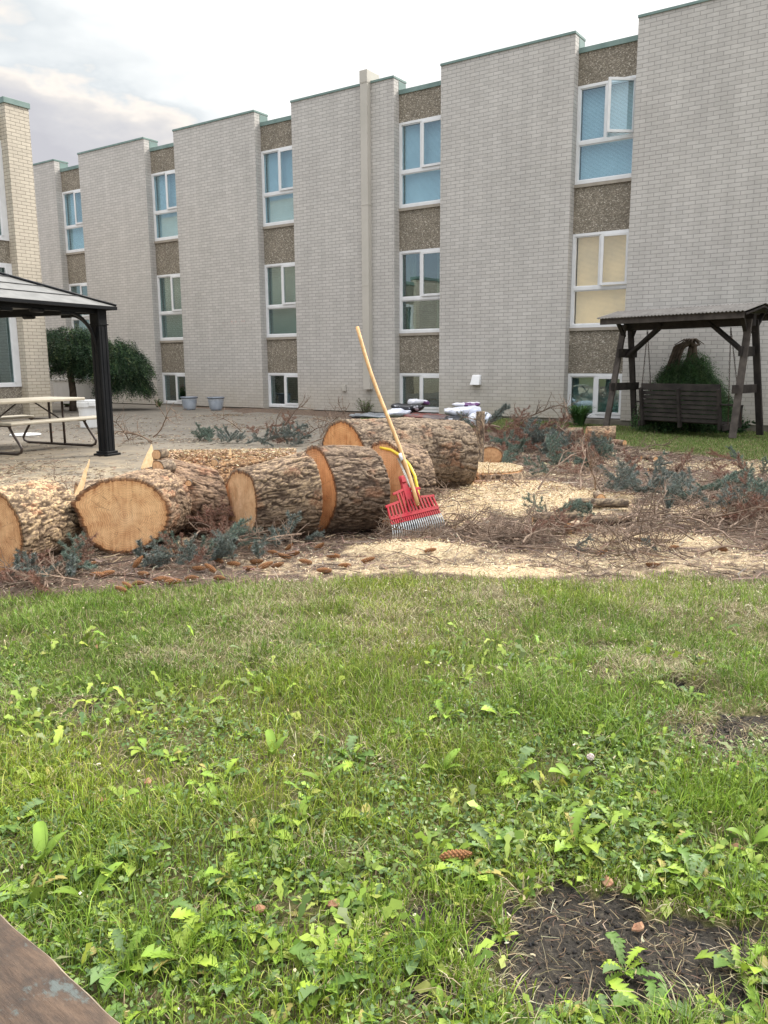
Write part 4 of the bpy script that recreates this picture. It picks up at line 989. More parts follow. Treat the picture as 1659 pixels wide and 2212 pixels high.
# L3
A = yp(352, 1075, 5.80); Bq = yp(463, 1075, 5.80)
make_log('log', (A[0], A[1], .275), (Bq[0], Bq[1], .235), .275, .235, 'reddish-barked log with small round knots between the big round face and the gap', seed=11, fmat=1, tone=(1.05, .92, .85), dust=.25, group=TG, fb=az(32), fa=-az(20), knots=((2.6, .5, .04, .05), (3.6, .7, .04, .04)))
# L8 behind
A = yp(330, 1010, 6.45); Bq = yp(640, 1010, 6.55)
make_log('log', (A[0], A[1], .27), (Bq[0], Bq[1], .25), .245, .245, 'long log behind the front row, its top covered in sawdust', seed=14, fmat=2, tone=(1.3, 1.05, .85), dust=1.0, group=TG)
# trunk row
fnA = lambda d: -az(d)
A4 = yp(519, 1085, 5.50); A4[2] = .262; B4 = A4+az(20)*.445; B4[2] = .30
make_log('log', tuple(A4), tuple(B4), .248, .300, 'log with the narrow pale sawn end, left end of the long trunk row', fa=fnA(37), fb=az(30), seed=17, fmat=2, tone=(1.05, .98, .92), dust=.4, group=TG)
A5 = A4+az(20)*.515+np.array([.022, .06, 0]); A5[2] = .318; B5 = A5+az(17)*.385; B5[2] = .310
make_log('log', tuple(A5), tuple(B5), .318, .305, 'middle log of the trunk row, a dark orange crescent of sawn wood at its left', fa=fnA(30), fb=az(30), seed=20, fmat=3, tone=(1.0, .95, .92), dust=.2, group=TG)
A6 = B5+az(17)*.11+np.array([.02, .05, 0]); A6[2] = .315; B6 = A6+az(28)*.26; B6[2] = .30
make_log('log', tuple(A6), tuple(B6), .315, .29, 'log behind the rake, a wide pale crescent of sawn wood at its left', fa=fnA(34), seed=23, fmat=2, tone=(1.0, .92, .88), dust=.35, group=TG)
make_log('log', (-.35, 7.0, .385), (.735, 7.72, .345), .352, .328, 'thickest log at the back of the trunk row, round face behind the rake handle', fa=-az(40), fb=az(24), seed=26, fmat=1, tone=(.93, .92, .90), dust=.22, group=TG, cell=(.055, .0165), res=.0075)
# stump
st_c = np.array([1.02, 8.30, 0.])
stp = make_log('stump', (st_c[0], st_c[1], -.12), (st_c[0], st_c[1]+.001, .125), .50, .44, 'low tree stump topped with pale sawdust beside the butt log', 'stump', seed=30, fmat=2, tone=(.9, .88, .86), dust=.5, lump=.12)
# small wood in the brash
LG = 'small cut logs lying in the brash'
def small(px, py, Y, azd, ln, r, label, seed, fm=0, tone=(1, 1, 1), dust=.4, tilt=0, name='small_log', z=None, rb=None, fa=None):
    c_ = yp(px, py, Y); z = c_[2] if z == 'ray' else z; A_ = np.array([c_[0], c_[1], r*.95+float(gz(c_[0], c_[1])) if z is None else z]); B_ = A_+az(azd, tilt)*ln
    return make_log(name, tuple(A_), tuple(B_), r, rb or r*.95, label, seed=seed, fmat=fm, tone=tone, dust=dust, group=LG, cell=(.04, .014), ridge=.6, res=.010, fa=fa)
small(1061, 985, 9.5, 125, .5, .125, 'short log behind the stump showing a round tan face', 41, 3, fa=-az(92))
small(1258, 940, 12.6, 172, .42, .115, 'barked log half in the spruce pile, pale end facing right', 42, 2, fa=az(-20))
small(1330, 938, 12.4, 175, .44, .135, 'thick short log nearest the left swing leg', 43, 2, tone=(1.15, 1.05, .95), fa=az(-15))
small(1350, 946, 11.9, 120, .30, .05, 'branch stub with a round orange end beside the thick short log', 44, 0, fa=az(-60))
small(1416, 1003, 9.7, 100, .26, .036, 'small round branch end right of the curved dark branch', 45, 0)
small(1385, 996, 9.9, 5, .30, .04, 'curved dark branch piece lying left of the small round branch end', 46, 3, tone=(.8, .75, .7))
small(1400, 1027, 8.8, 3, .46, .028, 'long thin branch piece lying in the needle litter', 47, 3, tone=(.9, .85, .8))
small(1297, 1106, 6.6, 85, .2, .038, 'round pale branch end behind the bark-covered pole', 48, 2)
small(1228, 1122, 6.4, -6, .46, .040, 'dark pole dusted with sawdust below the round branch end', 49, 2, tone=(.75, .75, .75), dust=.9)
small(1150, 1145, 5.95, -4, .32, .050, 'dark pole left of the upright splinter', 50, 2, tone=(.75, .72, .7), dust=.8)
small(1262, 1152, 5.85, 2, .34, .040, 'dark pole right of the upright splinter', 51, 2, tone=(.6, .58, .56), dust=.5)
small(1229, 1168, 5.55, 52, .13, .043, 'short round billet with orange end in front of the splinter', 52, 0, tone=(1.1, 1.1, 1.1))
small(1562, 1137, 6.1, 4, .26, .045, 'brown barked piece in the brash near the right edge', 53, 3)
small(1343, 1192, 5.3, -18, .30, .014, 'thin dark stick lying across the sawdust', 54, 3, tone=(.6, .6, .6))
small(368, 1205, 4.98, 84, .30, .040, 'sawn branch end with oval grey face in the spruce twigs', 55, 3, tone=(1, .95, .85), dust=.8, fa=-az(60))
small(860, 1052, 6.5, 8, .25, .05, 'dark branch lump on the ground right of the rake', 56, 3, tone=(.6, .55, .5), z=.04)
small(1036, 950, 8.9, 80, .66, .05, 'upright broken branch with snapped stubs beside the white bag', 57, 2, tilt=1.45, z=.02)
# branch stubs on the log behind
small(316, 1027, 5.50, 80, .10, .050, 'cut branch stub with oval face leaning against the log', 58, 2, z='ray', fa=-az(100)+np.array([0, 0, .35]))
small(341, 1012, 5.52, 60, .12, .056, 'upper cut branch stub with curled orange rim', 59, 2, z='ray', fa=-az(60))
small(338, 982, 5.60, 70, .10, .036, 'topmost branch stub with round pale face', 60, 2, z='ray')
small(407, 1044, 5.50, 95, .06, .022, 'small round knot cut on the reddish log', 61, 2, z='ray')
small(463, 1000, 5.62, 95, .06, .025, 'small knot cut on top of the reddish log', 62, 2, z='ray')
small(644, 992, 5.75, 110, .06, .028, 'small orange branch stub on top of the trunk row', 63, 0, z='ray')
small(598, 1001, 5.65, 100, .05, .024, 'thin orange branch stub beside the sawn slot', 64, 0, z='ray')
# splinters
def splinter(p, q, w, t, label, bend=.0):
    p, q = Vector(p), Vector(q); d = q-p; s = Vector((1, 0, 0)); s = (s-d.normalized()*s.dot(d.normalized())).normalized(); u = d.normalized().cross(s)
    mb = MB(); n = 7; V = []
    for i in range(n):
        f_ = i/(n-1); ww = w*(1-f_)**.8*.5+.002; tt = t*(1-f_)*.5+.001; c_ = p+d*f_+s*bend*math.sin(f_*3.1)+s*random.uniform(-.003, .003)
        V += [c_-s*ww-u*tt, c_+s*ww-u*tt, c_+s*ww*.9+u*tt, c_-s*ww*.9+u*tt]
    F_ = [(4*i+k, 4*i+(k+1) % 4, 4*i+4+(k+1) % 4, 4*i+4+k) for i in range(n-1) for k in range(4)]+[(3, 2, 1, 0), tuple(4*(n-1)+k for k in range(4))]
    mb.add(V, F_); o = mb.build('splinter', MT['splint']); return tag(o, label, 'wood splinter', 'fresh wood splinters')
splinter(yp(167, 1077, 5.45), yp(194, 992, 5.6), .045, .02, 'long pale splinter leaning on the far-left log')
splinter(yp(318, 1015, 5.75), yp(328, 960, 5.85), .085, .03, 'broad pale splinter standing above the branch stubs')
splinter(yp(344, 1045, 5.6), yp(338, 1002, 5.65), .028, .012, 'narrow pale splinter in front of the branch stub')
splinter(yp(1234, 1160, 5.75), yp(1241, 1128, 5.8), .075, .03, 'upright pale splinter between the dark poles')
splinter(yp(497, 984, 6.1), yp(498, 968, 6.12), .02, .01, 'tiny splinter standing on the sawdust-covered log')

# ------------------------------------------------------------------ rake
def rk(px, py, Y): return Vector(yp(px, py, Y))
RK = empty('garden_rake', (0, 0, 0), 0, 'red plastic leaf rake with metal tines and a long wooden handle, leaning on the trunk', 'rake')
h0, h1 = rk(903, 1092, 5.36), rk(771, 707, 6.15); hd = (h1-h0).normalized()
path = [h0+(h1-h0)*t for t in np.linspace(0, 1, 14)]
path = [p+Vector((0.012*math.sin(i*.5), 0, 0)) for i, p in enumerate(path)]
MB().tube(path, .0135, 12).build('handle', MT['handle'], RK, smooth=True)
t_ = .235; MB().tube([h0+(h1-h0)*t_, h0+(h1-h0)*(t_+.035)], .0143, 12).build('sticker', MT['sticker'], RK, smooth=True)
# head plane: origin at socket top; axes
c0 = rk(868, 1040, 5.44); bL = rk(843, 1124, 5.26); bR = rk(948, 1099, 5.45)
ex = (bR-bL); wid = ex.length; ex.normalize(); cB = (bL+bR)/2
eyv = (c0-cB); eyv = eyv-ex*eyv.dot(ex); hgt_ = eyv.length; eyv.normalize(); en = ex.cross(eyv).normalized()
if en.y > 0: en = -en
def HP(u, v, w_=0): return cB+ex*u*wid/2+eyv*v*hgt_+en*w_
hdm = MB()
def bar(p, q, w_=.010, t2=.007, off=0): hdm.beam(HP(*p, off), HP(*q, off), t2, w_, up=ex if abs(p[0]-q[0]) < .02 else eyv)
# stepped outline
def flat(pts, th_=.006, off=0.):
    n = len(pts); V = [HP(u, v, off-th_/2) for u, v in pts]+[HP(u, v, off+th_/2) for u, v in pts]
    hdm.add(V, [tuple(range(n)), tuple(range(2*n-1, n-1, -1))]+[(i, n+i, n+(i+1) % n, (i+1) % n) for i in range(n)])
def rail(a, b, wv): # a band from a to b with vertical extent wv
    flat([(a[0], a[1]), (b[0], b[1]), (b[0], b[1]+wv), (a[0], a[1]+wv)], .012)
rail((-1, 0), (1, 0), .10); rail((-1, .36), (-.45, .41), .07); rail((.45, .41), (1, .36), .07); rail((-.56, .66), (-.1, .72), .07); rail((.1, .72), (.56, .66), .07)
nb = 15
for i in range(nb):
    u = -1+2*i/(nb-1); u = u*.975; au = abs(u)
    top = .40 if au > .55 else (.70 if au > .24 else .92)
    flat([(u-.034, .05), (u+.034, .05), (u*(.95 if au > .24 else .5)+.030, top), (u*(.95 if au > .24 else .5)-.030, top)], .012)
for sgn in (-1, 1):
    flat([(sgn*.30, .05), (sgn*.36, .05), (sgn*.09, .98), (sgn*.03, .98)], .016, -.006)
flat([(-.13, .45), (.13, .45), (.10, 1.), (-.10, 1.)], .022, -.004)
flat([(-.09, .95), (.09, .95), (.07, 1.12), (-.07, 1.12)], .036, .0)
for v in (.30, .36, .55, .80): hdm.tube([HP(-.5 if v < .5 else -.28, v-.02, -.014), HP(0, v, -.022), HP(.5 if v < .5 else .28, v-.02, -.014)], .0035, 5)
hdm.build('head', MT['red'], RK, bevel=.0015)
MB().tube([HP(0, .93, -.012), HP(0, 1.16, -.004)], .02, 12).build('socket', MT['red'], RK, smooth=True)
nt_ = 24
for i in range(nt_):
    u = -1+2*i/(nt_-1); u *= .97
    mb = MB(); hdl = [(0.04, 0), (-.1, -.002), (-.25, -.003), (-.38, -.010), (-.47, -.026), (-.52, -.045)]
    P1 = [HP(u*(1+.10*(-v)/.5), v*1.0, w_) for v, w_ in hdl]
    V = []
    for p in P1: V += [p-ex*.0035-en*.0008, p+ex*.0035-en*.0008, p+ex*.0035+en*.0008, p-ex*.0035+en*.0008]
    mb.add(V, [(4*k+j, 4*k+(j+1) % 4, 4*k+4+(j+1) % 4, 4*k+4+j) for k in range(len(P1)-1) for j in range(4)]+[(3, 2, 1, 0)])
    mb.build('tine', MT['tine'], RK)
    MB().beam(HP(u, .05, -.004), HP(u*1.01, -.13, -.004), .012, .010, up=ex).build('tine_socket', MT['red'], RK)

# ------------------------------------------------------------------ bow saw
BS = empty('bow_saw', (0, 0, 0), 0, 'yellow tubular bow saw standing on end against the trunk behind the rake', 'saw')
pts = [(822, 967, 5.98), (845, 972, 5.86), (866, 985, 5.74), (884, 1004, 5.66), (896, 1028, 5.60), (901, 1052, 5.56), (905, 1077, 5.52)]
pp = []
for i in range(len(pts)-1):
    for t in (0, .33, .66): pp.append(rk(*[pts[i][j]*(1-t)+pts[i+1][j]*t for j in range(3)]))
pp.append(rk(*pts[-1]))
MB().tube(pp, .0105, 10).build('frame', MT['yellow'], BS, smooth=True)
a, b = pp[5]+Vector((.012, .0, -.03)), pp[-1]+Vector((-.012, 0, 0))
bp_ = MB(); d = (b-a); nn = 40; s = Vector((1, -.2, 0)).normalized()
V = []
for i in range(nn+1):
    c_ = a+d*i/nn; V += [c_, c_-s*(.020 if i % 2 else .013)]
bp_.add(V, [(2*i, 2*i+2, 2*i+3, 2*i+1) for i in range(nn)]); bo = bp_.build('blade', MT['steel'], BS)
so_ = bo.modifiers.new('t', 'SOLIDIFY'); so_.thickness = .0015

# ------------------------------------------------------------------ foreground armrest
e0, e1 = gp(0, 1962, .80), gp(275, 2212, .80)
dv = (e1-e0); dl_ = np.linalg.norm(dv); dv = dv/dl_; sdv = np.array([dv[1], -dv[0], 0])
if sdv[0] > 0: sdv = -sdv      # board spreads to the left/near side
AR = empty('wooden_armrest', tuple(e0), math.atan2(dv[1], dv[0]), 'weathered brown wooden chair arm in the bottom left corner, flaking paint and pale edge', 'chair')
sgn = 1 if (sdv @ np.array([-dv[1], dv[0], 0])) > 0 else -1
n = 90; V = []; F_ = []
yA, yB = sorted((0, sgn*.15))
for i in range(n+1):
    x = -.25+.62*i/n; wob = (float(vn3(x*40, 0, 0, 77))-.5)*.0022; wob2 = (float(vn3(x*13, 2, 0, 78))-.5)*.002
    o_ = wob+wob2
    for (y, z) in (((sgn*.15), 0), (sgn*(.006), 0), (sgn*(.0022)+o_, -.0012), (o_*1.0, -.004), (o_, -.022), (sgn*.15, -.022)): V.append((x, y, z))
for i in range(n):
    for j in (0, 1): 
        F_.append((6*i+j, 6*i+6+j, 6*i+7+j, 6*i+1+j))
mb = MB().add(V, F_+[(6*i+4, 6*i+10, 6*i+11, 6*i+5) for i in range(n)]+[(6*i+5, 6*i+11, 6*i+6, 6*i) for i in range(n)]); mb.build('board', MT['armrest'], AR, smooth=True)
MB().add(V, [(6*i+j, 6*i+6+j, 6*i+7+j, 6*i+1+j) for i in range(n) for j in (2, 3)]).build('worn_edge', MT['raw_edge'], AR, smooth=True)
MB().box(-.02, .07, min(sgn*.06, sgn*.10), max(sgn*.06, sgn*.10), -.80, -.0225).build('leg', MT['armrest'], AR)

# ------------------------------------------------------------------ grass and small plants (near lawn)
def lawnmask(x, y):
    near, far, saw = zones(x, y); return near*(1-bare(x, y))
def ribbons(name, x, y, h, wd, lean, col, mat, zoff=0., z=None, curve=.6):
    n = len(x); a = RNG.uniform(0, 2*np.pi, n); z = gz(x, y)+zoff if z is None else z
    d = np.stack([np.cos(a), np.sin(a), 0*a], -1); s = np.stack([-np.sin(a), np.cos(a), 0*a], -1)
    fa_ = RNG.uniform(0, np.pi, n); s = np.stack([np.cos(fa_), np.sin(fa_), 0*a], -1)
    b = np.stack([x, y, z-.004], -1); h = h[:, None]; lean = lean[:, None]; wd = wd[:, None]
    m1 = b+d*lean*h*.28+np.array([0, 0, 1.])*h*.45; m2 = b+d*lean*h*.62+np.array([0, 0, 1.])*h*.80; tp = b+d*lean*h*1.15+np.array([0, 0, 1.])*h*(1.-.25*np.minimum(lean, 1.6)*curve)
    co = np.stack([b-s*wd*.4, b+s*wd*.4, m1-s*wd*.5, m1+s*wd*.5, m2-s*wd*.36, m2+s*wd*.36, tp], 1).reshape(-1, 3)
    i = np.arange(n)[:, None]*7
    lo = np.concatenate([i+np.array([[0, 1, 3, 2]]), i+np.array([[2, 3, 5, 4]]), i+np.array([[4, 5, 6]])], 1).ravel()
    to = np.tile([4, 4, 3], n)
    shade = np.array([.62, .62, .95, .95, 1.10, 1.10, 1.15])  # blade foot darkened in the colour, painting the shade low in the turf
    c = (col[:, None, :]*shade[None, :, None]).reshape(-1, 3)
    return mesh_np(name, co, lo, to, mat, None, np.clip(c, .003, .9), smooth=True)
def sample(n, x0, x1, y0, y1, dens):
    x = RNG.uniform(x0, x1, n); y = RNG.uniform(y0, y1, n); k = RNG.random(n) < dens(x, y); return x[k], y[k]
def fr(x, y): return np.where(np.abs(x) < .53*y+.12, 1., np.where(np.abs(x) < .56*y+1.7, .55, 0.))
def d_near(x, y):
    cl = fbm(x*7, y*7, 0, 61, 3); cl = sst(.30, .62, cl)
    big = sst(.32, .6, fbm(x*1.7, y*1.7, 0, 63, 3))
    return lawnmask(x, y)*(.35+.65*cl)*(.55+.45*big)*fr(x, y)
GC1 = [(.16, .235, .026), (.22, .295, .042), (.10, .155, .024), (.31, .35, .09)]
DRY = [(.38, .34, .20), (.29, .24, .14), (.45, .41, .27)]
x, y = sample(900000, -4.3, 4.4, .3, 4.75, d_near); n = len(x)
cl = fbm(x*2.1, y*2.1, 0, 65, 3); far_t = sst(1.6, 3.9, y)
dryp = .08+.50*far_t*sst(.42, .58, cl)+.10*far_t+.30*sst(.56, .68, fbm(x*1.6, y*1.6, 0, 64, 3))+.55*sst(.03, .35, bare(x, y, True))
isdry = RNG.random(n) < dryp
tone_ = sst(.30, .70, fbm(x*.9, y*.9, 0, 68, 3)); cl2 = fbm(x*4, y*4, 0, 69, 3)
c = np.where(isdry[:, None], palette(n, DRY, [2, 2, 1], .15), palette(n, GC1, [3, 3, 2, 1], .22)*(.62+.55*cl+.35*cl2)[:, None]*(np.array([1.12, 1.04, .9])*tone_[:, None]+np.array([.82, .94, 1.0])*(1-tone_[:, None])))
h = RNG.uniform(.018, .052, n)*(1+.8*sst(.52, .72, fbm(x*3.1, y*3.1, 0, 66, 3)))*np.where(isdry, .75, 1)
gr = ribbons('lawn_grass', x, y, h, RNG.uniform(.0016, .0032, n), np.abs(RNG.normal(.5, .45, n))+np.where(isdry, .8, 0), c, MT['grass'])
tag(gr, kind='stuff')
# tufts of longer bright grass
tx, ty, tc_ = [], [], []
for (px, py, r, cnt) in ((1180, 1500, .22, 1500), (1250, 1560, .2, 1200), (850, 1530, .2, 1100), (980, 2010, .12, 900), (960, 2080, .10, 500), (430, 2060, .14, 800), (1600, 1720, .16, 1100), (1530, 1740, .14, 800), (1640, 1960, .08, 400), (700, 1480, .2, 700), (180, 1830, .14, 500),
                     (620, 1900, .12, 500), (1580, 1290, .4, 1500), (1350, 1290, .5, 1300), (500, 1290, .5, 1300), (900, 1600, .2, 700), (1650, 2110, .08, 500), (60, 2000, .12, 300), (880, 2150, .10, 500), (1100, 1280, .5, 900)):
    q = gp(px, py); cnt = int(cnt*.62); tx.append(q[0]+RNG.normal(0, r*.8, cnt)); ty.append(q[1]+RNG.normal(0, r*.6, cnt))
tx = np.concatenate(tx); ty = np.concatenate(ty); k = (lawnmask(tx, ty) > .25) & (fbm(tx*9, ty*9, 0, 67, 2) > .38); tx, ty = tx[k], ty[k]; n = len(tx)
tag(ribbons('tall_grass', tx, ty, RNG.uniform(.03, .095, n), RNG.uniform(.002, .0034, n), np.abs(RNG.normal(.45, .3, n)), palette(n, [(.155, .25, .026), (.22, .315, .042), (.10, .17, .022)], [2, 2, 1], .15), MT['grass']), kind='stuff')
# far lawn near the building
def d_far(x, y): near, far, saw = zones(x, y); return far*(y > 5)*(~in_poly(x, y, PA))*(x < .62*y+.6)*(((x-O0[0])*uy[0]+(y-O0[1])*uy[1]) < .02)
x, y = sample(150000, -.5, 11, 8.5, 18.5, d_far); n = len(x); cl = fbm(x*1.2, y*1.2, 0, 71, 3)
c = palette(n, [(.10, .165, .035), (.14, .20, .05), (.30, .26, .15)], [3, 2, .8], .18)*(.7+.6*cl)[:, None]
tag(ribbons('far_lawn_grass', x, y, RNG.uniform(.02, .045, n), RNG.uniform(.004, .007, n), np.abs(RNG.normal(.5, .4, n)), c, MT['grass']), kind='stuff')
# straw thatch and dry needles lying on the lawn and the bare soil
def lying(name, x, y, ln, wd, col, mat, zoff=.004, tilt=.25, z=None, zjit=.0):
    n = len(x); a = RNG.uniform(0, 2*np.pi, n); el = RNG.normal(0, tilt, n); d = np.stack([np.cos(a)*np.cos(el), np.sin(a)*np.cos(el), np.abs(np.sin(el))], -1)
    ro = RNG.uniform(-1.2, 1.2, n); s0 = np.stack([-np.sin(a), np.cos(a), 0*a], -1); s = s0*np.cos(ro)[:, None]+np.array([0, 0, 1.])*np.sin(ro)[:, None]
    zz = (gz(x, y) if z is None else z)+zoff+RNG.uniform(0, 1, n)*zjit; p = np.stack([x, y, zz], -1); ln = ln[:, None]; wd = wd[:, None]
    bend = s0*RNG.normal(0, .12, n)[:, None]*ln
    co = np.stack([p-d*ln/2-s*wd/2, p-d*ln/2+s*wd/2, p+bend-s*wd/2, p+bend+s*wd/2, p+d*ln/2-s*wd*.3, p+d*ln/2+s*wd*.3], 1).reshape(-1, 3)
    i = np.arange(n)[:, None]*6; lo = np.concatenate([i+np.array([[0, 1, 3, 2]]), i+np.array([[2, 3, 5, 4]])], 1).ravel()
    return mesh_np(name, co, lo, np.full(2*n, 4), mat, None, np.clip(np.repeat(col, 6, 0), .003, .95))
x, y = sample(215000, -4.3, 4.4, .5, 4.7, lambda x, y: zones(x, y)[0]*fr(x, y)*(.28+.62*sst(.02, .25, bare(x, y, True))-.12*bare(x, y)+.35*sst(.45, .6, fbm(x*2.1, y*2.1, 0, 65, 3)))); n = len(x)
tag(lying('straw_thatch', x, y, RNG.uniform(.012, .045, n), RNG.uniform(.0008, .0018, n), palette(n, [(.30, .24, .15), (.18, .13, .085), (.10, .07, .045), (.40, .34, .23)], [1.6, 2, 2, .6], .2), MT['chip'], .003, .22, zjit=.012), kind='stuff')
# low small-leaved ground cover (chickweed, clover leaves)
def d_gc(x, y):
    m = sst(.40, .6, fbm(x*3.2, y*3.2, 0, 81, 3)); return lawnmask(x, y)*m*fr(x, y)*sst(3.4, 1.9, y)
x, y = sample(190000, -3.7, 3.8, .5, 3.6, d_gc); n = len(x)
D = rdir(n)*np.array([1, 1, .35])+np.array([0, 0, .22]); D = nrm(D); Nn = nrm(np.cross(D, np.array([0, 0, 1.])+RNG.normal(0, .5, (n, 3))))
P = np.stack([x, y, gz(x, y)+RNG.uniform(.004, .035, n)], -1); sz = RNG.uniform(.007, .017, n)
lw_ = (sz*RNG.uniform(.4, .8, n))
co = np.stack([P, P+D*sz[:, None]*.35+Nn*lw_[:, None]*.5, P+D*sz[:, None]*.8+Nn*lw_[:, None]*.42, P+D*sz[:, None]*1.05, P+D*sz[:, None]*.8-Nn*lw_[:, None]*.42, P+D*sz[:, None]*.35-Nn*lw_[:, None]*.5], 1).reshape(-1, 3)
tag(mesh_np('ground_cover', co, np.arange(6*n), np.full(n, 6), MT['leaf'], None, np.clip(np.repeat(palette(n, [(.12, .20, .05), (.17, .25, .07), (.085, .15, .05), (.22, .29, .12)], [3, 2, 2, 1], .16), 6, 0), .01, .9)), kind='stuff')
# leafy weeds too small and tangled to tell apart
x, y = sample(90000, -3.8, 3.9, .5, 3.9, lambda x, y: lawnmask(x, y)*fr(x, y)*sst(.42, .62, fbm(x*2.6, y*2.6, 0, 83, 3))*sst(3.9, 2.4, y)*.55); n = len(x)
a_ = RNG.uniform(0, 6.283, n); el_ = RNG.uniform(.15, 1.2, n); D = np.stack([np.cos(a_)*np.cos(el_), np.sin(a_)*np.cos(el_), np.sin(el_)], -1); Nn = nrm(np.cross(D, np.array([0, 0, 1.])+RNG.normal(0, .35, (n, 3))))
P = np.stack([x, y, gz(x, y)+RNG.uniform(0, .015, n)], -1); ln_ = (RNG.uniform(.02, .05, n)+.035*(RNG.random(n) < .25))[:, None]; wd_ = ln_*RNG.uniform(.14, .30, n)[:, None]; dn = np.array([0, 0, -1.])*ln_*.28
co = np.stack([P, P+D*ln_*.35+Nn*wd_*.55, P+D*ln_*.5+Nn*wd_*.3, P+D*ln_*.72+Nn*wd_*.8+dn*.3, P+D*ln_*1.0+dn, P+D*ln_*.72-Nn*wd_*.8+dn*.3, P+D*ln_*.5-Nn*wd_*.3, P+D*ln_*.35-Nn*wd_*.55], 1).reshape(-1, 3)
tag(mesh_np('low_weed_leaves', co, np.arange(8*n), np.full(n, 8), MT['leaf'], None, np.clip(np.repeat(palette(n, [(.18, .27, .04), (.27, .36, .055), (.11, .17, .04), (.19, .26, .11), (.34, .38, .09)], [3, 2.4, 2, 1, .8], .2), 8, 0), .01, .9)), kind='stuff')
# pale flecks (seeds, chips) over the lawn
x, y = sample(30000, -3.2, 3.4, .75, 4.7, lambda x, y: zones(x, y)[0]*fr(x, y)*(.05+.30*sst(2.6, 4.2, y)*sst(-1.2, .6, x)+.05*bare(x, y))); n = len(x)
tag(lying('lawn_chips', x, y, RNG.uniform(.005, .014, n), RNG.uniform(.0025, .006, n), palette(n, [(.55, .48, .32), (.60, .56, .44), (.50, .40, .22)], [2, 1, 1], .1), MT['chip'], .010, .4, zjit=.03), kind='stuff')

# crumbs of soil
x, y = sample(60000, -2.5, 2.8, .8, 3.8, lambda x, y: bare(x, y)*zones(x, y)[0]*fr(x, y)); n = len(x); rr_ = RNG.uniform(.0015, .007, n)**1.0
oc = np.array([(1, 0, 0), (-1, 0, 0), (0, 1, 0), (0, -1, 0), (0, 0, 1), (0, 0, -1)], float); v_ = oc[None]*RNG.uniform(.5, 1.2, (n, 6, 1))*rr_[:, None, None]+RNG.normal(0, .25, (n, 6, 3))*rr_[:, None, None]
co = (v_+np.stack([x, y, gz(x, y)+.001], -1)[:, None, :]).reshape(-1, 3); tr = np.array([(0, 2, 4), (2, 1, 4), (1, 3, 4), (3, 0, 4), (2, 0, 5), (1, 2, 5), (3, 1, 5), (0, 3, 5)])
tag(mesh_np('soil_crumbs', co, ((np.arange(n)*6)[:, None, None]+tr[None]).ravel(), np.full(8*n, 3), MT['chip'], None, np.clip(np.repeat(palette(n, [(.026, .0245, .023), (.045, .042, .038), (.080, .070, .056)], [3, 2, 1], .2), 6, 0), .004, .9)), kind='stuff')
# dandelions and broad-leaved weeds -- individual plants
def weed_mesh(kind, seed):
    rs = random.Random(seed); V, Fc, C_ = [], [], []
    nl = {'dandelion': rs.randint(10, 16), 'plantain': rs.randint(5, 8), 'dock': rs.randint(4, 6)}[kind]
    for i in range(nl):
        a = 6.283*i/nl+rs.uniform(-.3, .3); Lf = rs.uniform(.05, .105)*(1.1 if kind == 'dock' else 1); el = rs.uniform(.15, 1.05) if kind == 'dandelion' else rs.uniform(.25, .8) if kind == 'plantain' else rs.uniform(.5, 1.15)
        ns = 15 if kind == 'dandelion' else 8; d = np.array([math.cos(a), math.sin(a), 0]); s = np.array([-d[1], d[0], 0]); p = np.array([0, 0, .004]); b = len(V)
        base = np.array([(.16, .26, .030), (.22, .32, .035), (.10, .18, .035), (.13, .205, .075), (.25, .34, .045), (.30, .26, .08)][min(5, int(rs.random()*5.12))])*rs.uniform(.75, 1.2)
        tw = rs.uniform(-.5, .5)
        for k in range(ns+1):
            t = k/ns
            if kind == 'dandelion':
                env = .004+.0155*math.sin(min(1, t*1.05)*math.pi*.62)**1.3; jag = .50 if k % 2 else 1.05
                wv = env*(jag if t < .86 else 1)*(0.02 if k == ns else 1); wv = wv*(1 if t > .2 else .35)
            elif kind == 'plantain': wv = (.0025 if t < .25 else .021*math.sin((t-.22)/.78*math.pi)**.7+.001)
            else: wv = (.003 if t < .2 else .020*math.sin((t-.18)/.82*math.pi)**.65+.001)
            wv *= Lf/.13*(1+.12*math.sin(7*t+seed+i*2.1)); e = el-1.15*t*t*rs.uniform(.9, 1.1); dirv = d*math.cos(e)+np.array([0, 0, 1.])*math.sin(e); ss = s*math.cos(tw*t)+np.array([0, 0, 1.])*math.sin(tw*t)
            back = -dirv*(.010 if (kind == 'dandelion' and k % 2 == 0) else 0)
            fold = np.array([0, 0, 1.])*wv*.35
            V += [p-ss*wv+fold+back, p, p+ss*wv+fold+back]; cc = base*(.85+.3*t); C_ += [cc, cc*1.18, cc]
            p = p+dirv*Lf/ns+ss*math.sin(3.1*t+i+seed)*Lf*.018
        for k in range(ns):
            o = b+3*k; Fc += [(o, o+1, o+4, o+3), (o+1, o+2, o+5, o+4)]
    return np.array(V), Fc, np.array(C_)
WPR = []
for i, kd in enumerate(['dandelion']*6+['plantain']*3+['dock']*2):
    V, Fc, C_ = weed_mesh(kd, 100+i); nm = {'dandelion': 'dandelion_plant', 'plantain': 'plantain_weed', 'dock': 'dock_weed'}[kd]
    o = mesh_np(nm, V, Fc, np.full(len(Fc), 4), MT['leaf'], None, np.clip(C_, .01, .9), smooth=True); WPR.append((kd, o, [False]))
WL = {'dandelion': ('dandelion rosette', 'dandelion', 'dandelions in the lawn'), 'plantain': ('broad round-leaved plantain', 'plantain', 'plantains in the lawn'), 'dock': ('weed with upright leaves', 'weed', 'upright weeds in the lawn')}
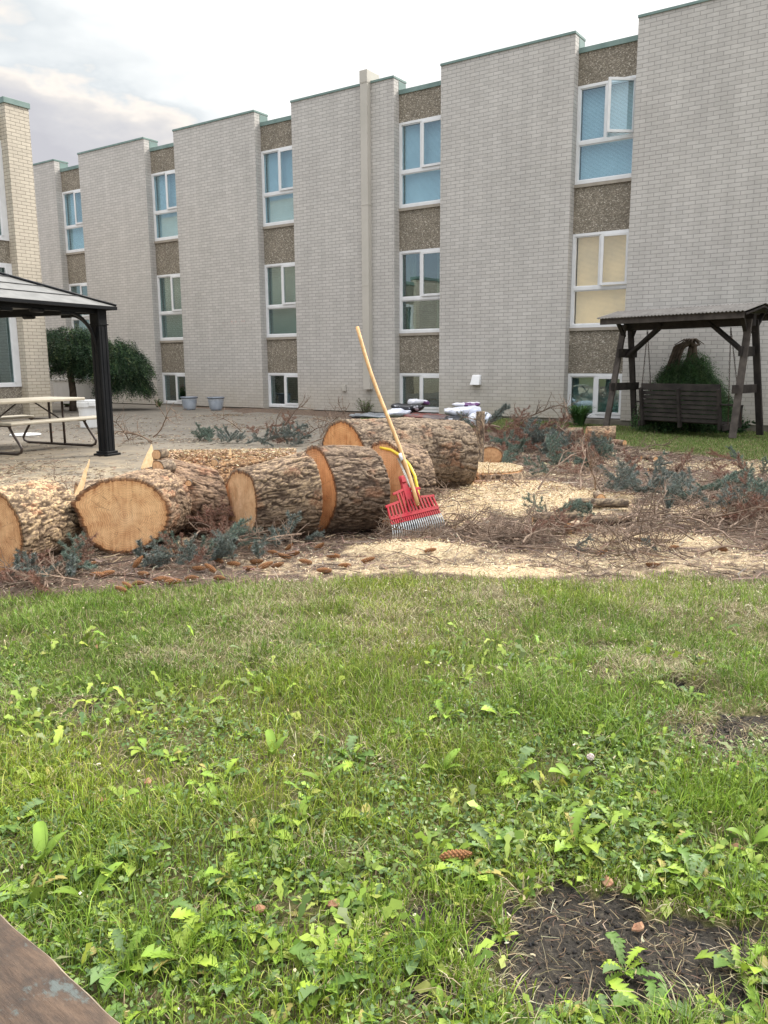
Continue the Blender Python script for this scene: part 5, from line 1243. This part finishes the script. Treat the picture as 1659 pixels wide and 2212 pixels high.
spots = [(1080, 1560, 1.1), (760, 1650, 1.2), (950, 1680, 1.15), (1120, 1680, 1.3), (700, 1700, 1.0), (1245, 1840, 1.45), (1240, 1700, 1.1), (230, 1900, 1.35), (300, 1880, 1.2), (90, 1880, 1.3), (190, 1960, 1.2), (400, 2090, 1.3), (440, 2010, 1.1), (700, 2150, 1.3), (270, 2110, 1.2), (590, 1640, 1.1), (480, 1700, 1.0),
         (880, 1600, 1.1), (960, 1560, 1.1), (560, 1830, 1.1), (640, 1790, 1.2), (800, 1780, 1.1), (1060, 1850, 1.2), (1330, 1800, 1.1), (1450, 1850, 1.0), (1500, 1920, 1.1), (1350, 2100, 1.0), (1600, 2120, 1.2), (1400, 2190, 1.1), (900, 2090, 1.0), (1620, 1840, 1.1), (30, 1800, 1.2), (120, 1700, 1.0), (320, 1640, 1.0), (1010, 1900, 1.1), (60, 1950, 1.2), (500, 1920, 1.1), (1340, 1560, .9)]
rs = random.Random(5); k = 0
while len(spots) < 370 and k < 6000:
    k += 1; px, py = rs.uniform(-60, 1720), rs.uniform(1300, 2290)
    pr = .12 if py < 1430 else (.35 if py < 1560 else 1.)
    if rs.random() > pr: continue
    q = gp(px, py)
    if float(lawnmask(q[0], q[1])) < .45: continue
    if float(fbm(q[0]*2.2, q[1]*2.2, 0, 88, 2)) < .36: continue
    spots.append((px, py, rs.uniform(.34, .78)))
for i, (px, py, s_) in enumerate(spots):
    s_ = s_*.86
    j = rs.choice([0, 1, 2, 3, 4, 5, 0, 1, 2, 3, 6, 7, 8, 9, 10]) if i >= 17 else rs.choice([0, 1, 2, 3, 4, 9])
    kd, o, used = WPR[j]; q = gp(px, py); z = float(gz(q[0], q[1]))
    c_ = o if not used[0] else o.copy()
    if used[0]: COL.objects.link(c_)
    used[0] = True
    c_.location = (q[0], q[1], z); c_.rotation_euler = (rs.uniform(-.1, .1), rs.uniform(-.1, .1), rs.uniform(0, 6.28)); c_.scale = (s_,)*3
    lab, cat, grp = WL[kd]
    v_ = 'below the logs along the lawn edge' if py < 1430 else 'in the upper part of the weedy lawn' if py < 1640 else ''
    if not v_:
        v_ = ('at the left side' if px < 420 else 'left of the middle' if px < 800 else 'right of the middle' if px < 1230 else 'at the right side')+' of the lawn'+(' beside the chair arm' if px < 420 and py > 1950 else ' by the bare soil' if px > 1000 and py > 1920 else ' in the foreground' if py > 1920 else '')
    sz_ = 'large' if s_ > .78 else 'small' if s_ < .46 else 'medium'
    tag(c_, sz_+' '+lab+' '+v_, cat, sz_+' '+grp+' '+v_)
for kd, o, used in WPR:
    if not used[0]: bpy.data.objects.remove(o)
# clover flower
q = gp(1272, 1685); cf = empty('clover_flower', (q[0], q[1], float(gz(q[0], q[1]))), 0, 'single white clover flower standing in the lawn right of centre', 'flower')
MB().tube([(0, 0, 0), (.004, 0, .04), (.002, 0, .07)], .0012, 5).build('stem', MT['plantstem'], cf)
mb = MB()
for v in rdir(70): mb.tube([Vector((.002, 0, .075)), Vector((.002, 0, .075))+Vector(v)*.011], [.001, .0018], 4)
mb.build('petal_head', M('clover_white', (.66, .58, .56), (.60, .50, .48), 40, .7), cf)

# ------------------------------------------------------------------ litter, sawdust, chips
def d_mid(x, y):
    near, far, saw = zones(x, y); return (1-near)*(1-far)*(np.abs(x) < .56*y+.6)*(~in_poly(x, y, PA))
CH = [(.58, .475, .31), (.72, .62, .45), (.42, .31, .20), (.30, .20, .13)]
x, y = sample(300000, -5, 7.5, 4.1, 12, lambda x, y: d_mid(x, y)*np.clip(.05+zones(x, y)[2]*(.4+1.2*vn3(x*6, y*6, 0, 55)), 0, 1)*np.clip(6/y, 0, 1)); n = len(x)
tag(lying('wood_chips', x, y, RNG.uniform(.006, .024, n)*np.clip(y/6, .8, 2), RNG.uniform(.003, .009, n)*np.clip(y/6, .8, 2), palette(n, CH, [3, 2.5, 1.5, .8], .12), MT['chip'], .003, .45, zjit=.018), kind='stuff')
x, y = sample(240000, -5, 7.5, 4.05, 13, lambda x, y: d_mid(x, y)*np.clip(1.-zones(x, y)[2]*.6, 0.45, 1)*np.clip(6/y, 0, 1)); n = len(x)
tag(lying('needle_litter', x, y, RNG.uniform(.015, .06, n), RNG.uniform(.0012, .003, n)*np.clip(y/6, 1, 2), palette(n, [(.17, .105, .078), (.27, .18, .135), (.10, .068, .052), (.42, .34, .25)], [3, 2, 2.4, 1.6], .28), MT['needle'], .004, .35, zjit=.035), kind='stuff')
x, y = sample(40000, -5, 7.5, 4.05, 12, lambda x, y: d_mid(x, y)*np.clip(.25+sst(.5, .7, fbm(x*1.6, y*1.6, 0, 99, 2)), 0, 1)*np.clip(6/y, 0, 1)*.6); n = len(x)
tag(lying('twig_litter', x, y, RNG.uniform(.05, .24, n), RNG.uniform(.004, .009, n), palette(n, [(.075, .052, .04), (.16, .115, .085), (.30, .22, .16)], [2, 2, 1], .2), MT['needle'], .008, .16, zjit=.04), kind='stuff')
# debris on the patio
x, y = sample(110000, -9, .2, 6, 20, lambda x, y: in_poly(x, y, PA)*(.06+.8*sst(10.5, 6.5, y)+.5*sst(.60, .72, fbm(x*.8, y*.8, 0, 44, 3)))*(np.abs(x) < .56*y+.4)); n = len(x)
kk = RNG.random(n) < .5
cc_ = np.where(kk[:, None], palette(n, CH, [3, 2, 2, 1], .12)*.85, palette(n, [(.12, .08, .055), (.22, .14, .09), (.06, .045, .03)], [2, 2, 1], .2))
tag(lying('patio_debris', x, y, np.where(kk, RNG.uniform(.01, .03, n), RNG.uniform(.02, .11, n)), RNG.uniform(.004, .009, n), cc_, MT['chip'], .012, .12, z=np.zeros(n)), kind='stuff')
# sawdust on the stump and on log tops
P_, C_ = [], []
n = 16000; rr = np.sqrt(RNG.random(n))*.41; aa = RNG.uniform(0, 6.283, n); x = st_c[0]+rr*np.cos(aa); y = st_c[1]+rr*np.sin(aa)
tag(lying('stump_sawdust', x, y, RNG.uniform(.01, .03, n), RNG.uniform(.004, .010, n), palette(n, CH, [4, 4, 1, .3], .1), MT['chip'], 0, .5, z=.130+.018*fbm(x*9, y*9, 0, 3, 2), zjit=.01), kind='stuff')
A = np.array(yp(335, 1010, 6.45)); Bq = np.array(yp(640, 1010, 6.55)); n = 9000; t = RNG.random(n); n = 4500; t = t[:n]; an = RNG.normal(0, .55, n)
x = A[0]+(Bq[0]-A[0])*t; y = A[1]+(Bq[1]-A[1])*t-np.sin(an)*.25; z = .262+.255*np.cos(an)
tag(lying('log_top_sawdust', x, y, RNG.uniform(.008, .03, n), RNG.uniform(.003, .008, n), palette(n, CH, [2, 1, 3, 3], .2), MT['chip'], .002, .4, z=z, zjit=.012), kind='stuff')

# ------------------------------------------------------------------ spruce sprigs, dead branches, cones
def sprig(seed, cols, length=.30, side=9, nden=1., wn=.0034):
    rs = np.random.default_rng(seed); st = MB(); P, D, C_ = [], [], []
    def twig(p, d, ln, r):
        nonlocal P, D, C_
        k = 8; pts = [p.copy()]; q = p.copy(); dd = d.copy()
        for i in range(k):
            dd = dd+rs.normal(0, .09, 3)+np.array([0, 0, .02]); dd /= np.linalg.norm(dd); q = q+dd*ln/k; pts.append(q.copy())
        st.tube(pts, [r*.8*(1-.7*i/k) for i in range(k+1)], 5)
        m = int(ln*1500*nden); t = rs.random(m)**.8; idx = np.minimum((t*k).astype(int), k-1); pa = np.array(pts); f_ = (t*k-idx)[:, None]
        pos = pa[idx]*(1-f_)+pa[idx+1]*f_; ax_ = nrm(pa[idx+1]-pa[idx]); rd = nrm(np.cross(ax_, rdir(m, rs)))
        P.append(pos); D.append(nrm(rd*1.+ax_*rs.uniform(.35, .9, (m, 1)))); C_.append(palette(m, cols, [3, 2, 2, 1], .14, rs))
        return pts
    main = twig(np.zeros(3), np.array([1., 0, .18]), length, .006)
    for i in range(side):
        b = main[1+i % 7]; sg = 1 if i % 2 else -1; dr = np.array([.75, sg*rs.uniform(.5, .9), rs.uniform(-.1, .45)]); dr /= np.linalg.norm(dr); twig(b, dr, length*rs.uniform(.35, .6)*(1-.05*i), .0035)
    P = np.concatenate(P); D = np.concatenate(D); C_ = np.concatenate(C_); m = len(P); s = nrm(np.cross(D, rdir(m, rs))); ln = rs.uniform(.020, .034, m)[:, None]
    co = np.stack([P-s*wn*.5, P+s*wn*.5, P+D*ln], 1).reshape(-1, 3)
    return st, co, np.arange(3*m), np.full(m, 3), np.repeat(np.clip(C_, .01, .9), 3, 0)
BLUE = [(.115, .14, .125), (.175, .205, .188), (.07, .09, .078), (.32, .36, .34)]
RUST = [(.24, .125, .09), (.17, .085, .062), (.32, .19, .14), (.11, .062, .045)]
GRN = [(.10, .15, .12), (.15, .20, .165), (.08, .12, .09), (.25, .30, .25)]
PROT = {}
def proto(kind, seed, cols, **k):
    st, co, lo, to, cc = sprig(seed, cols, **k); r = st.build('spruce_sprig', MT['twig'], None, uv=False); r['stem'] = 1
    del r['stem']; nd = mesh_np('needles', co, lo, to, MT['needle'], r, cc); PROT.setdefault(kind, []).append([r, False])
for s_ in (1, 2, 3, 4): proto('blue', s_, BLUE)
for s_ in (5, 6): proto('green', s_, GRN)
for s_ in (7, 8): proto('rust', s_, RUST, nden=.7)
proto('tip', 9, BLUE, length=.13, side=2, nden=2.0)
WHERE = ''
LAB = {'blue': ('blue-grey spruce branch', 'spruce branch', 'blue spruce branches in the brash'), 'green': ('dusty green spruce branch', 'spruce branch', 'dusty green spruce branches in the brash'),
       'rust': ('rust-brown spruce branch', 'spruce branch', 'rust-brown spruce branches in the brash'), 'tip': ('small tuft of blue spruce needles', 'spruce twig', 'blue spruce tufts')}
def put_sprig(kind, loc, rot, s_):
    e = rs.choice(PROT[kind])
    if not e[1]: e[1] = True; c_ = e[0]; c_.location = loc; c_.rotation_euler = rot; c_.scale = (s_,)*3
    else: c_ = copy_tree(e[0], loc, rot, s_)
    a_, b_, g_ = LAB[kind]; tag(c_, a_+' '+WHERE, b_, a_+' '+WHERE)
def where(px, py):
    global WHERE
    if py < 1000: WHERE = ('on the patio behind the left logs' if px < 560 else 'on the patio left of the thick butt log' if px < 800 else 'in the pile behind the stump' if px < 1180 else 'in the pile by the short barked logs')
    elif px < 200: WHERE = 'by the far-left log at the lawn edge'
    elif px < 380: WHERE = 'in front of the big round log face'
    elif px < 700: WHERE = 'in front of the narrow pale log end'
    elif px < 1000: WHERE = 'around the foot of the rake'
    elif px < 1230: WHERE = 'on the sawdust right of the rake' if py > 1110 else 'on the sawdust in front of the stump'
    elif px < 1480: WHERE = 'around the dark poles' if py > 1110 else 'in the blue brash right of the stump'
    else: WHERE = 'in the brash at the right edge'
def sprays(kind, px, py, n, sx_, sy_, hz, sc_=(1., 1.3), zb=0., tilt=.35):
    where(px, py)
    for _ in range(n):
        x_, y_ = px+rs.gauss(0, sx_), py+rs.gauss(0, sy_); q = gp(x_, y_)
        put_sprig(kind, (q[0], q[1], zb+float(gz(q[0], q[1]))+rs.uniform(.02, hz)), (rs.gauss(0, .5), -abs(rs.gauss(0, tilt)), rs.uniform(0, 6.28)), rs.uniform(*sc_))
# heap in front of the logs
sprays('blue', 300, 1228, 5, 45, 5, .03, (.5, .65), 0, .1); sprays('blue', 470, 1218, 8, 45, 14, .06, (.5, .75)); sprays('blue', 575, 1185, 6, 35, 14, .08, (.6, .9)); sprays('green', 420, 1200, 6, 60, 14, .08, (.6, .85))
sprays('rust', 400, 1190, 7, 50, 12, .10, (.6, .9)); sprays('rust', 520, 1165, 7, 50, 12, .14, (.6, .9)); sprays('rust', 150, 1240, 3, 40, 5, .04, (.5, .7)); sprays('rust', 40, 1270, 4, 40, 8, .05, (.7, 1.))
sprays('blue', 60, 1262, 3, 30, 4, .05, (.6, .8)); sprays('green', 150, 1250, 3, 40, 6, .05, (.6, .8))
for (px, py) in ((62, 1258), (158, 1263), (145, 1262), (480, 1228), (560, 1225), (300, 1228), (500, 1215), (35, 1262), (600, 1195)):
    where(px, py); q = gp(px, py); put_sprig('tip', (q[0], q[1], float(gz(q[0], q[1]))+.03), (0, -1.2+rs.gauss(0, .3), rs.uniform(0, 6.28)), rs.uniform(.8, 1.1))
sprays('blue', 470, 1060, 2, 20, 6, .25, (.5, .7))
# far brash pile
sprays('blue', 1170, 975, 12, 32, 7, .20, (1.0, 1.4)); sprays('blue', 1240, 990, 8, 40, 6, .05, (.9, 1.2)); sprays('green', 1150, 988, 7, 40, 6, .12, (1., 1.3)); sprays('rust', 1110, 968, 12, 40, 8, .26, (1.1, 1.4)); sprays('rust', 1120, 955, 8, 28, 6, .22, (1.1, 1.4))
sprays('blue', 1100, 955, 4, 40, 10, .35, (1., 1.4)); sprays('green', 1290, 985, 5, 40, 6, .06, (.9, 1.1)); sprays('blue', 1055, 940, 3, 14, 6, .4, (1., 1.3)); sprays('rust', 1240, 1000, 6, 90, 8, .1, (1., 1.4)); sprays('green', 1220, 1015, 6, 60, 8, .08, (.9, 1.2))
# right hand brash
sprays('blue', 1430, 1092, 12, 60, 10, .09, (.8, 1.1)); sprays('green', 1540, 1090, 8, 70, 14, .12, (.9, 1.3)); sprays('blue', 1570, 1122, 7, 60, 12, .08, (.7, 1.0)); sprays('rust', 1620, 1125, 8, 40, 12, .07, (.8, 1.)); sprays('rust', 1480, 1040, 8, 120, 12, .06, (.8, 1.1)); sprays('green', 1560, 1020, 5, 90, 10, .05, (.7, .9))
sprays('blue', 1370, 1075, 4, 30, 6, .10, (.9, 1.2)); sprays('green', 1250, 1130, 4, 60, 8, .08, (.7, .9)); sprays('blue', 1320, 1205, 2, 120, 6, .03, (.4, .5)); sprays('rust', 1180, 1170, 4, 80, 8, .05, (.7, .9))
# behind the trunk on the patio
sprays('green', 440, 952, 11, 16, 3, .12, (.7, .9)); sprays('blue', 490, 962, 9, 16, 3, .10, (.7, .9)); sprays('blue', 620, 965, 6, 45, 5, .16, (1., 1.4)); sprays('rust', 640, 955, 8, 50, 6, .25, (1., 1.4))

def dead_branch(seed, ln=.7, dens=12, curl=.12, r0=.008, upk=.0):
    r_ = random.Random(seed); mb = MB()
    def go(p, d, l, r, lev):
        k = 7; pts = [p]; q = p; dd = d
        for i in range(k):
            dd = (dd+Vector((r_.gauss(0, curl), r_.gauss(0, curl), r_.gauss(0, curl)+upk))).normalized(); q = q+dd*(l/k); pts.append(q)
        mb.tube(pts, [max(.0019, r*(1-.65*i/k)) for i in range(k+1)], 5 if lev == 0 else 4, cap=lev == 0)
        if lev < 2:
            for j in range(dens if lev == 0 else 3):
                i = r_.randint(1, k-1); sd = Vector((r_.gauss(0, 1), r_.gauss(0, 1), r_.gauss(0, .8)+.3)).normalized(); go(pts[i], (dd*.7+sd*.8).normalized(), l*r_.uniform(.2, .45), r*.5, lev+1)
    go(Vector((0, 0, 0)), Vector((1, 0, .12)).normalized(), ln, r0, 0); return mb
DB = [dead_branch(i, .7, 8, .17, .0105).build('dead_branch', MT['twig'], None, uv=False) for i in range(5)]; DBu = [False]*5
def put_dead(x_, y_, z_, rot, s_):
    j = rs.randrange(5); c_ = DB[j] if not DBu[j] else DB[j].copy()
    if DBu[j]: COL.objects.link(c_)
    DBu[j] = True; c_.location = (x_, y_, z_); c_.rotation_euler = rot; c_.scale = (s_,)*3
    tag(c_, 'bare brown branch '+WHERE, 'dead branch', 'bare brown branches '+WHERE)
def dead(px, py, n, sx_, sy_, hz, sc_=(.6, 1.), tilt=.2, up=0):
    where(px, py)
    for _ in range(n):
        q = gp(px+rs.gauss(0, sx_), py+rs.gauss(0, sy_)); put_dead(q[0], q[1], float(gz(q[0], q[1]))+rs.uniform(.01, hz), (rs.gauss(0, .6), -up-abs(rs.gauss(0, tilt)), rs.uniform(0, 6.28)), rs.uniform(*sc_))
dead(1050, 1175, 34, 75, 9, .07, (.4, .65)); dead(1180, 1175, 14, 70, 10, .06, (.4, .65)); dead(960, 1150, 8, 30, 8, .06, (.4, .6)); dead(1300, 1190, 18, 110, 10, .06, (.5, .8)); dead(1450, 1160, 14, 110, 16, .08, (.6, .9)); dead(1600, 1145, 16, 50, 18, .07, (.5, .8))
dead(1200, 1080, 5, 60, 12, .05, (.7, 1.0), .2, .35); dead(1110, 960, 18, 60, 10, .35, (.8, 1.3), .3); dead(1230, 985, 8, 60, 5, .05, (.8, 1.1)); dead(1470, 1060, 14, 120, 18, .05, (.6, .9)); dead(500, 1190, 12, 60, 16, .12, (.4, .6)); dead(90, 1255, 8, 60, 8, .06, (.4, .6)); dead(570, 1150, 9, 40, 10, .16, (.4, .7))
dead(640, 955, 12, 55, 6, .2, (.7, 1.1), .3, .3); dead(950, 1085, 6, 25, 10, .06, (.5, .7)); dead(140, 1060, 4, 40, 6, .08, (.4, .5), .2, .5); dead(300, 960, 4, 20, 4, .1, (.9, 1.2), .2, .6); dead(100, 1275, 3, 60, 6, .03, (.5, .6))
dead(1290, 1225, 6, 200, 8, .03, (.4, .6))

def cone_mesh(seed):
    nu, nv = 40, 60; r_ = np.random.default_rng(seed); u = np.linspace(0, 2*np.pi, nu, endpoint=False)[None, :]; v = np.linspace(0, 1, nv)[:, None]
    base = .0205*np.sin(np.pi*(v*.93+.05))**.55*(1-.25*v)
    sp = (u/(2*np.pi)*5+v*8); a = np.abs(((sp) % 1)-.5)*2; b_ = np.abs(((v*8-u/(2*np.pi)*5) % 1)-.5)*2
    scl = np.clip(1-np.maximum(a, b_), 0, 1)**.6
    R = base*(.62+.60*scl); x = (v-.5)*.105*np.ones_like(u); bend = .006*np.sin(v*3+seed)
    co = np.stack([x, R*np.cos(u)+bend, R*np.sin(u)], -1).reshape(-1, 3)
    c1 = np.array([.34, .155, .06]); c0 = np.array([.035, .016, .009]); cc = (c0+(c1-c0)*scl[..., None]**.8).reshape(-1, 3)
    lo = np.array([(i*nu+j, i*nu+(j+1) % nu, (i+1)*nu+(j+1) % nu, (i+1)*nu+j) for i in range(nv-1) for j in range(nu)])
    return co, lo, cc
CN = []
for s_ in range(3):
    co, lo, cc = cone_mesh(s_); CN.append([mesh_np('spruce_cone', co, lo, np.full(len(lo), 4), MT['cone'], None, cc*(1 if s_ else .8), smooth=False), False])
cones = [(262, 1281, .2, 'golden cone lying on the grass at the lawn edge'), (275, 1275, .3, None), (210, 1252, .1, None), (232, 1250, .2, None), (196, 1236, .5, None), (300, 1235, 1.3, 'cone standing tilted before the big round face'), (175, 1240, .6, None), (345, 1258, .1, None), (375, 1266, .05, None), (360, 1262, .2, None), (310, 1248, 0, None), (430, 1240, .2, None), (455, 1245, .7, None),
         (470, 1228, .3, None), (555, 1225, .2, None), (575, 1238, .5, None), (540, 1240, .1, None), (600, 1235, .4, None), (615, 1218, .6, None), (590, 1210, .3, None), (545, 1195, .9, None), (520, 1150, .8, None), (505, 1232, .1, None), (625, 1205, 1.2, None), (635, 1210, .4, None), (690, 1198, .9, 'pale cone leaning at the foot of the trunk row'), (720, 1215, .1, None), (745, 1235, 0, None),
         (1300, 1203, 0, None), (1455, 1195, 0, 'long brown cone lying on sawdust right of the brash'), (930, 1213, .1, 'dark cone lying on sawdust below the rake'), (795, 1225, .3, None), (475, 1262, .1, None), (985, 1875, .4, 'dark shaggy cone lying in the weeds of the near lawn'), (1330, 1185, 0, None), (660, 1225, .2, None), (415, 1262, .1, None), (1410, 1236, .1, None), (1560, 1205, .2, None), (700, 1245, .1, None), (300, 1268, .1, None)]
for (px, py, tl, lab) in cones:
    q = gp(px, py); e = rs.choice(CN); c_ = e[0] if not e[1] else e[0].copy()
    if e[1]: COL.objects.link(c_)
    e[1] = True; s_ = rs.uniform(.8, 1.1); c_.location = (q[0], q[1], float(gz(q[0], q[1]))+.018+.03*tl); c_.rotation_euler = (rs.uniform(0, 6), -tl*.7, rs.uniform(-.6, .6)+(3.14 if rs.random() < .5 else 0)); c_.scale = (s_*.82,)*3
    where(px, py); tag(c_, lab or 'brown spruce cone '+WHERE, 'spruce cone', 'spruce cones '+WHERE)
# small brown leaf / bark scraps on the lawn
SC = [(210, 1402), (590, 1450), (1190, 1285), (560, 1985), (1590, 1850), (1410, 1720), (220, 1750), (320, 1708), (1380, 2010), (1600, 1660), (1310, 1925), (720, 1975)]
sm_ = M('brown_bark_scrap', (.26, .12, .07), (.42, .26, .16), 30, .8, .6, 60)
for i, (px, py) in enumerate(SC):
    q = gp(px, py); mb = MB(); n = 7; c0_ = np.array([0, 0, .0])
    V = [(.018*math.cos(a)*rs.uniform(.6, 1.3), .012*math.sin(a)*rs.uniform(.6, 1.3), rs.uniform(0, .010)) for a in [k*6.283/n for k in range(n)]]
    mb.add(V+[(0, 0, .014)]+[(a_, b_, c2-.004) for a_, b_, c2 in V], [(k, (k+1) % n, n) for k in range(n)]+[(k, n+1+k, n+1+(k+1) % n, (k+1) % n) for k in range(n)]+[tuple(range(2*n, n, -1))])
    o = mb.build('bark_scrap', sm_); o.location = (q[0], q[1], float(gz(q[0], q[1]))+.012); o.rotation_euler = (0, 0, rs.uniform(0, 6)); tag(o, 'small reddish-brown bark scrap lying in the grass', 'bark scrap', 'bark scraps in the lawn')
for lst in PROT.values():
    for r, used in lst:
        if not used:
            for ch in list(r.children): bpy.data.objects.remove(ch)
            bpy.data.objects.remove(r)
print('objects', len(bpy.data.objects))
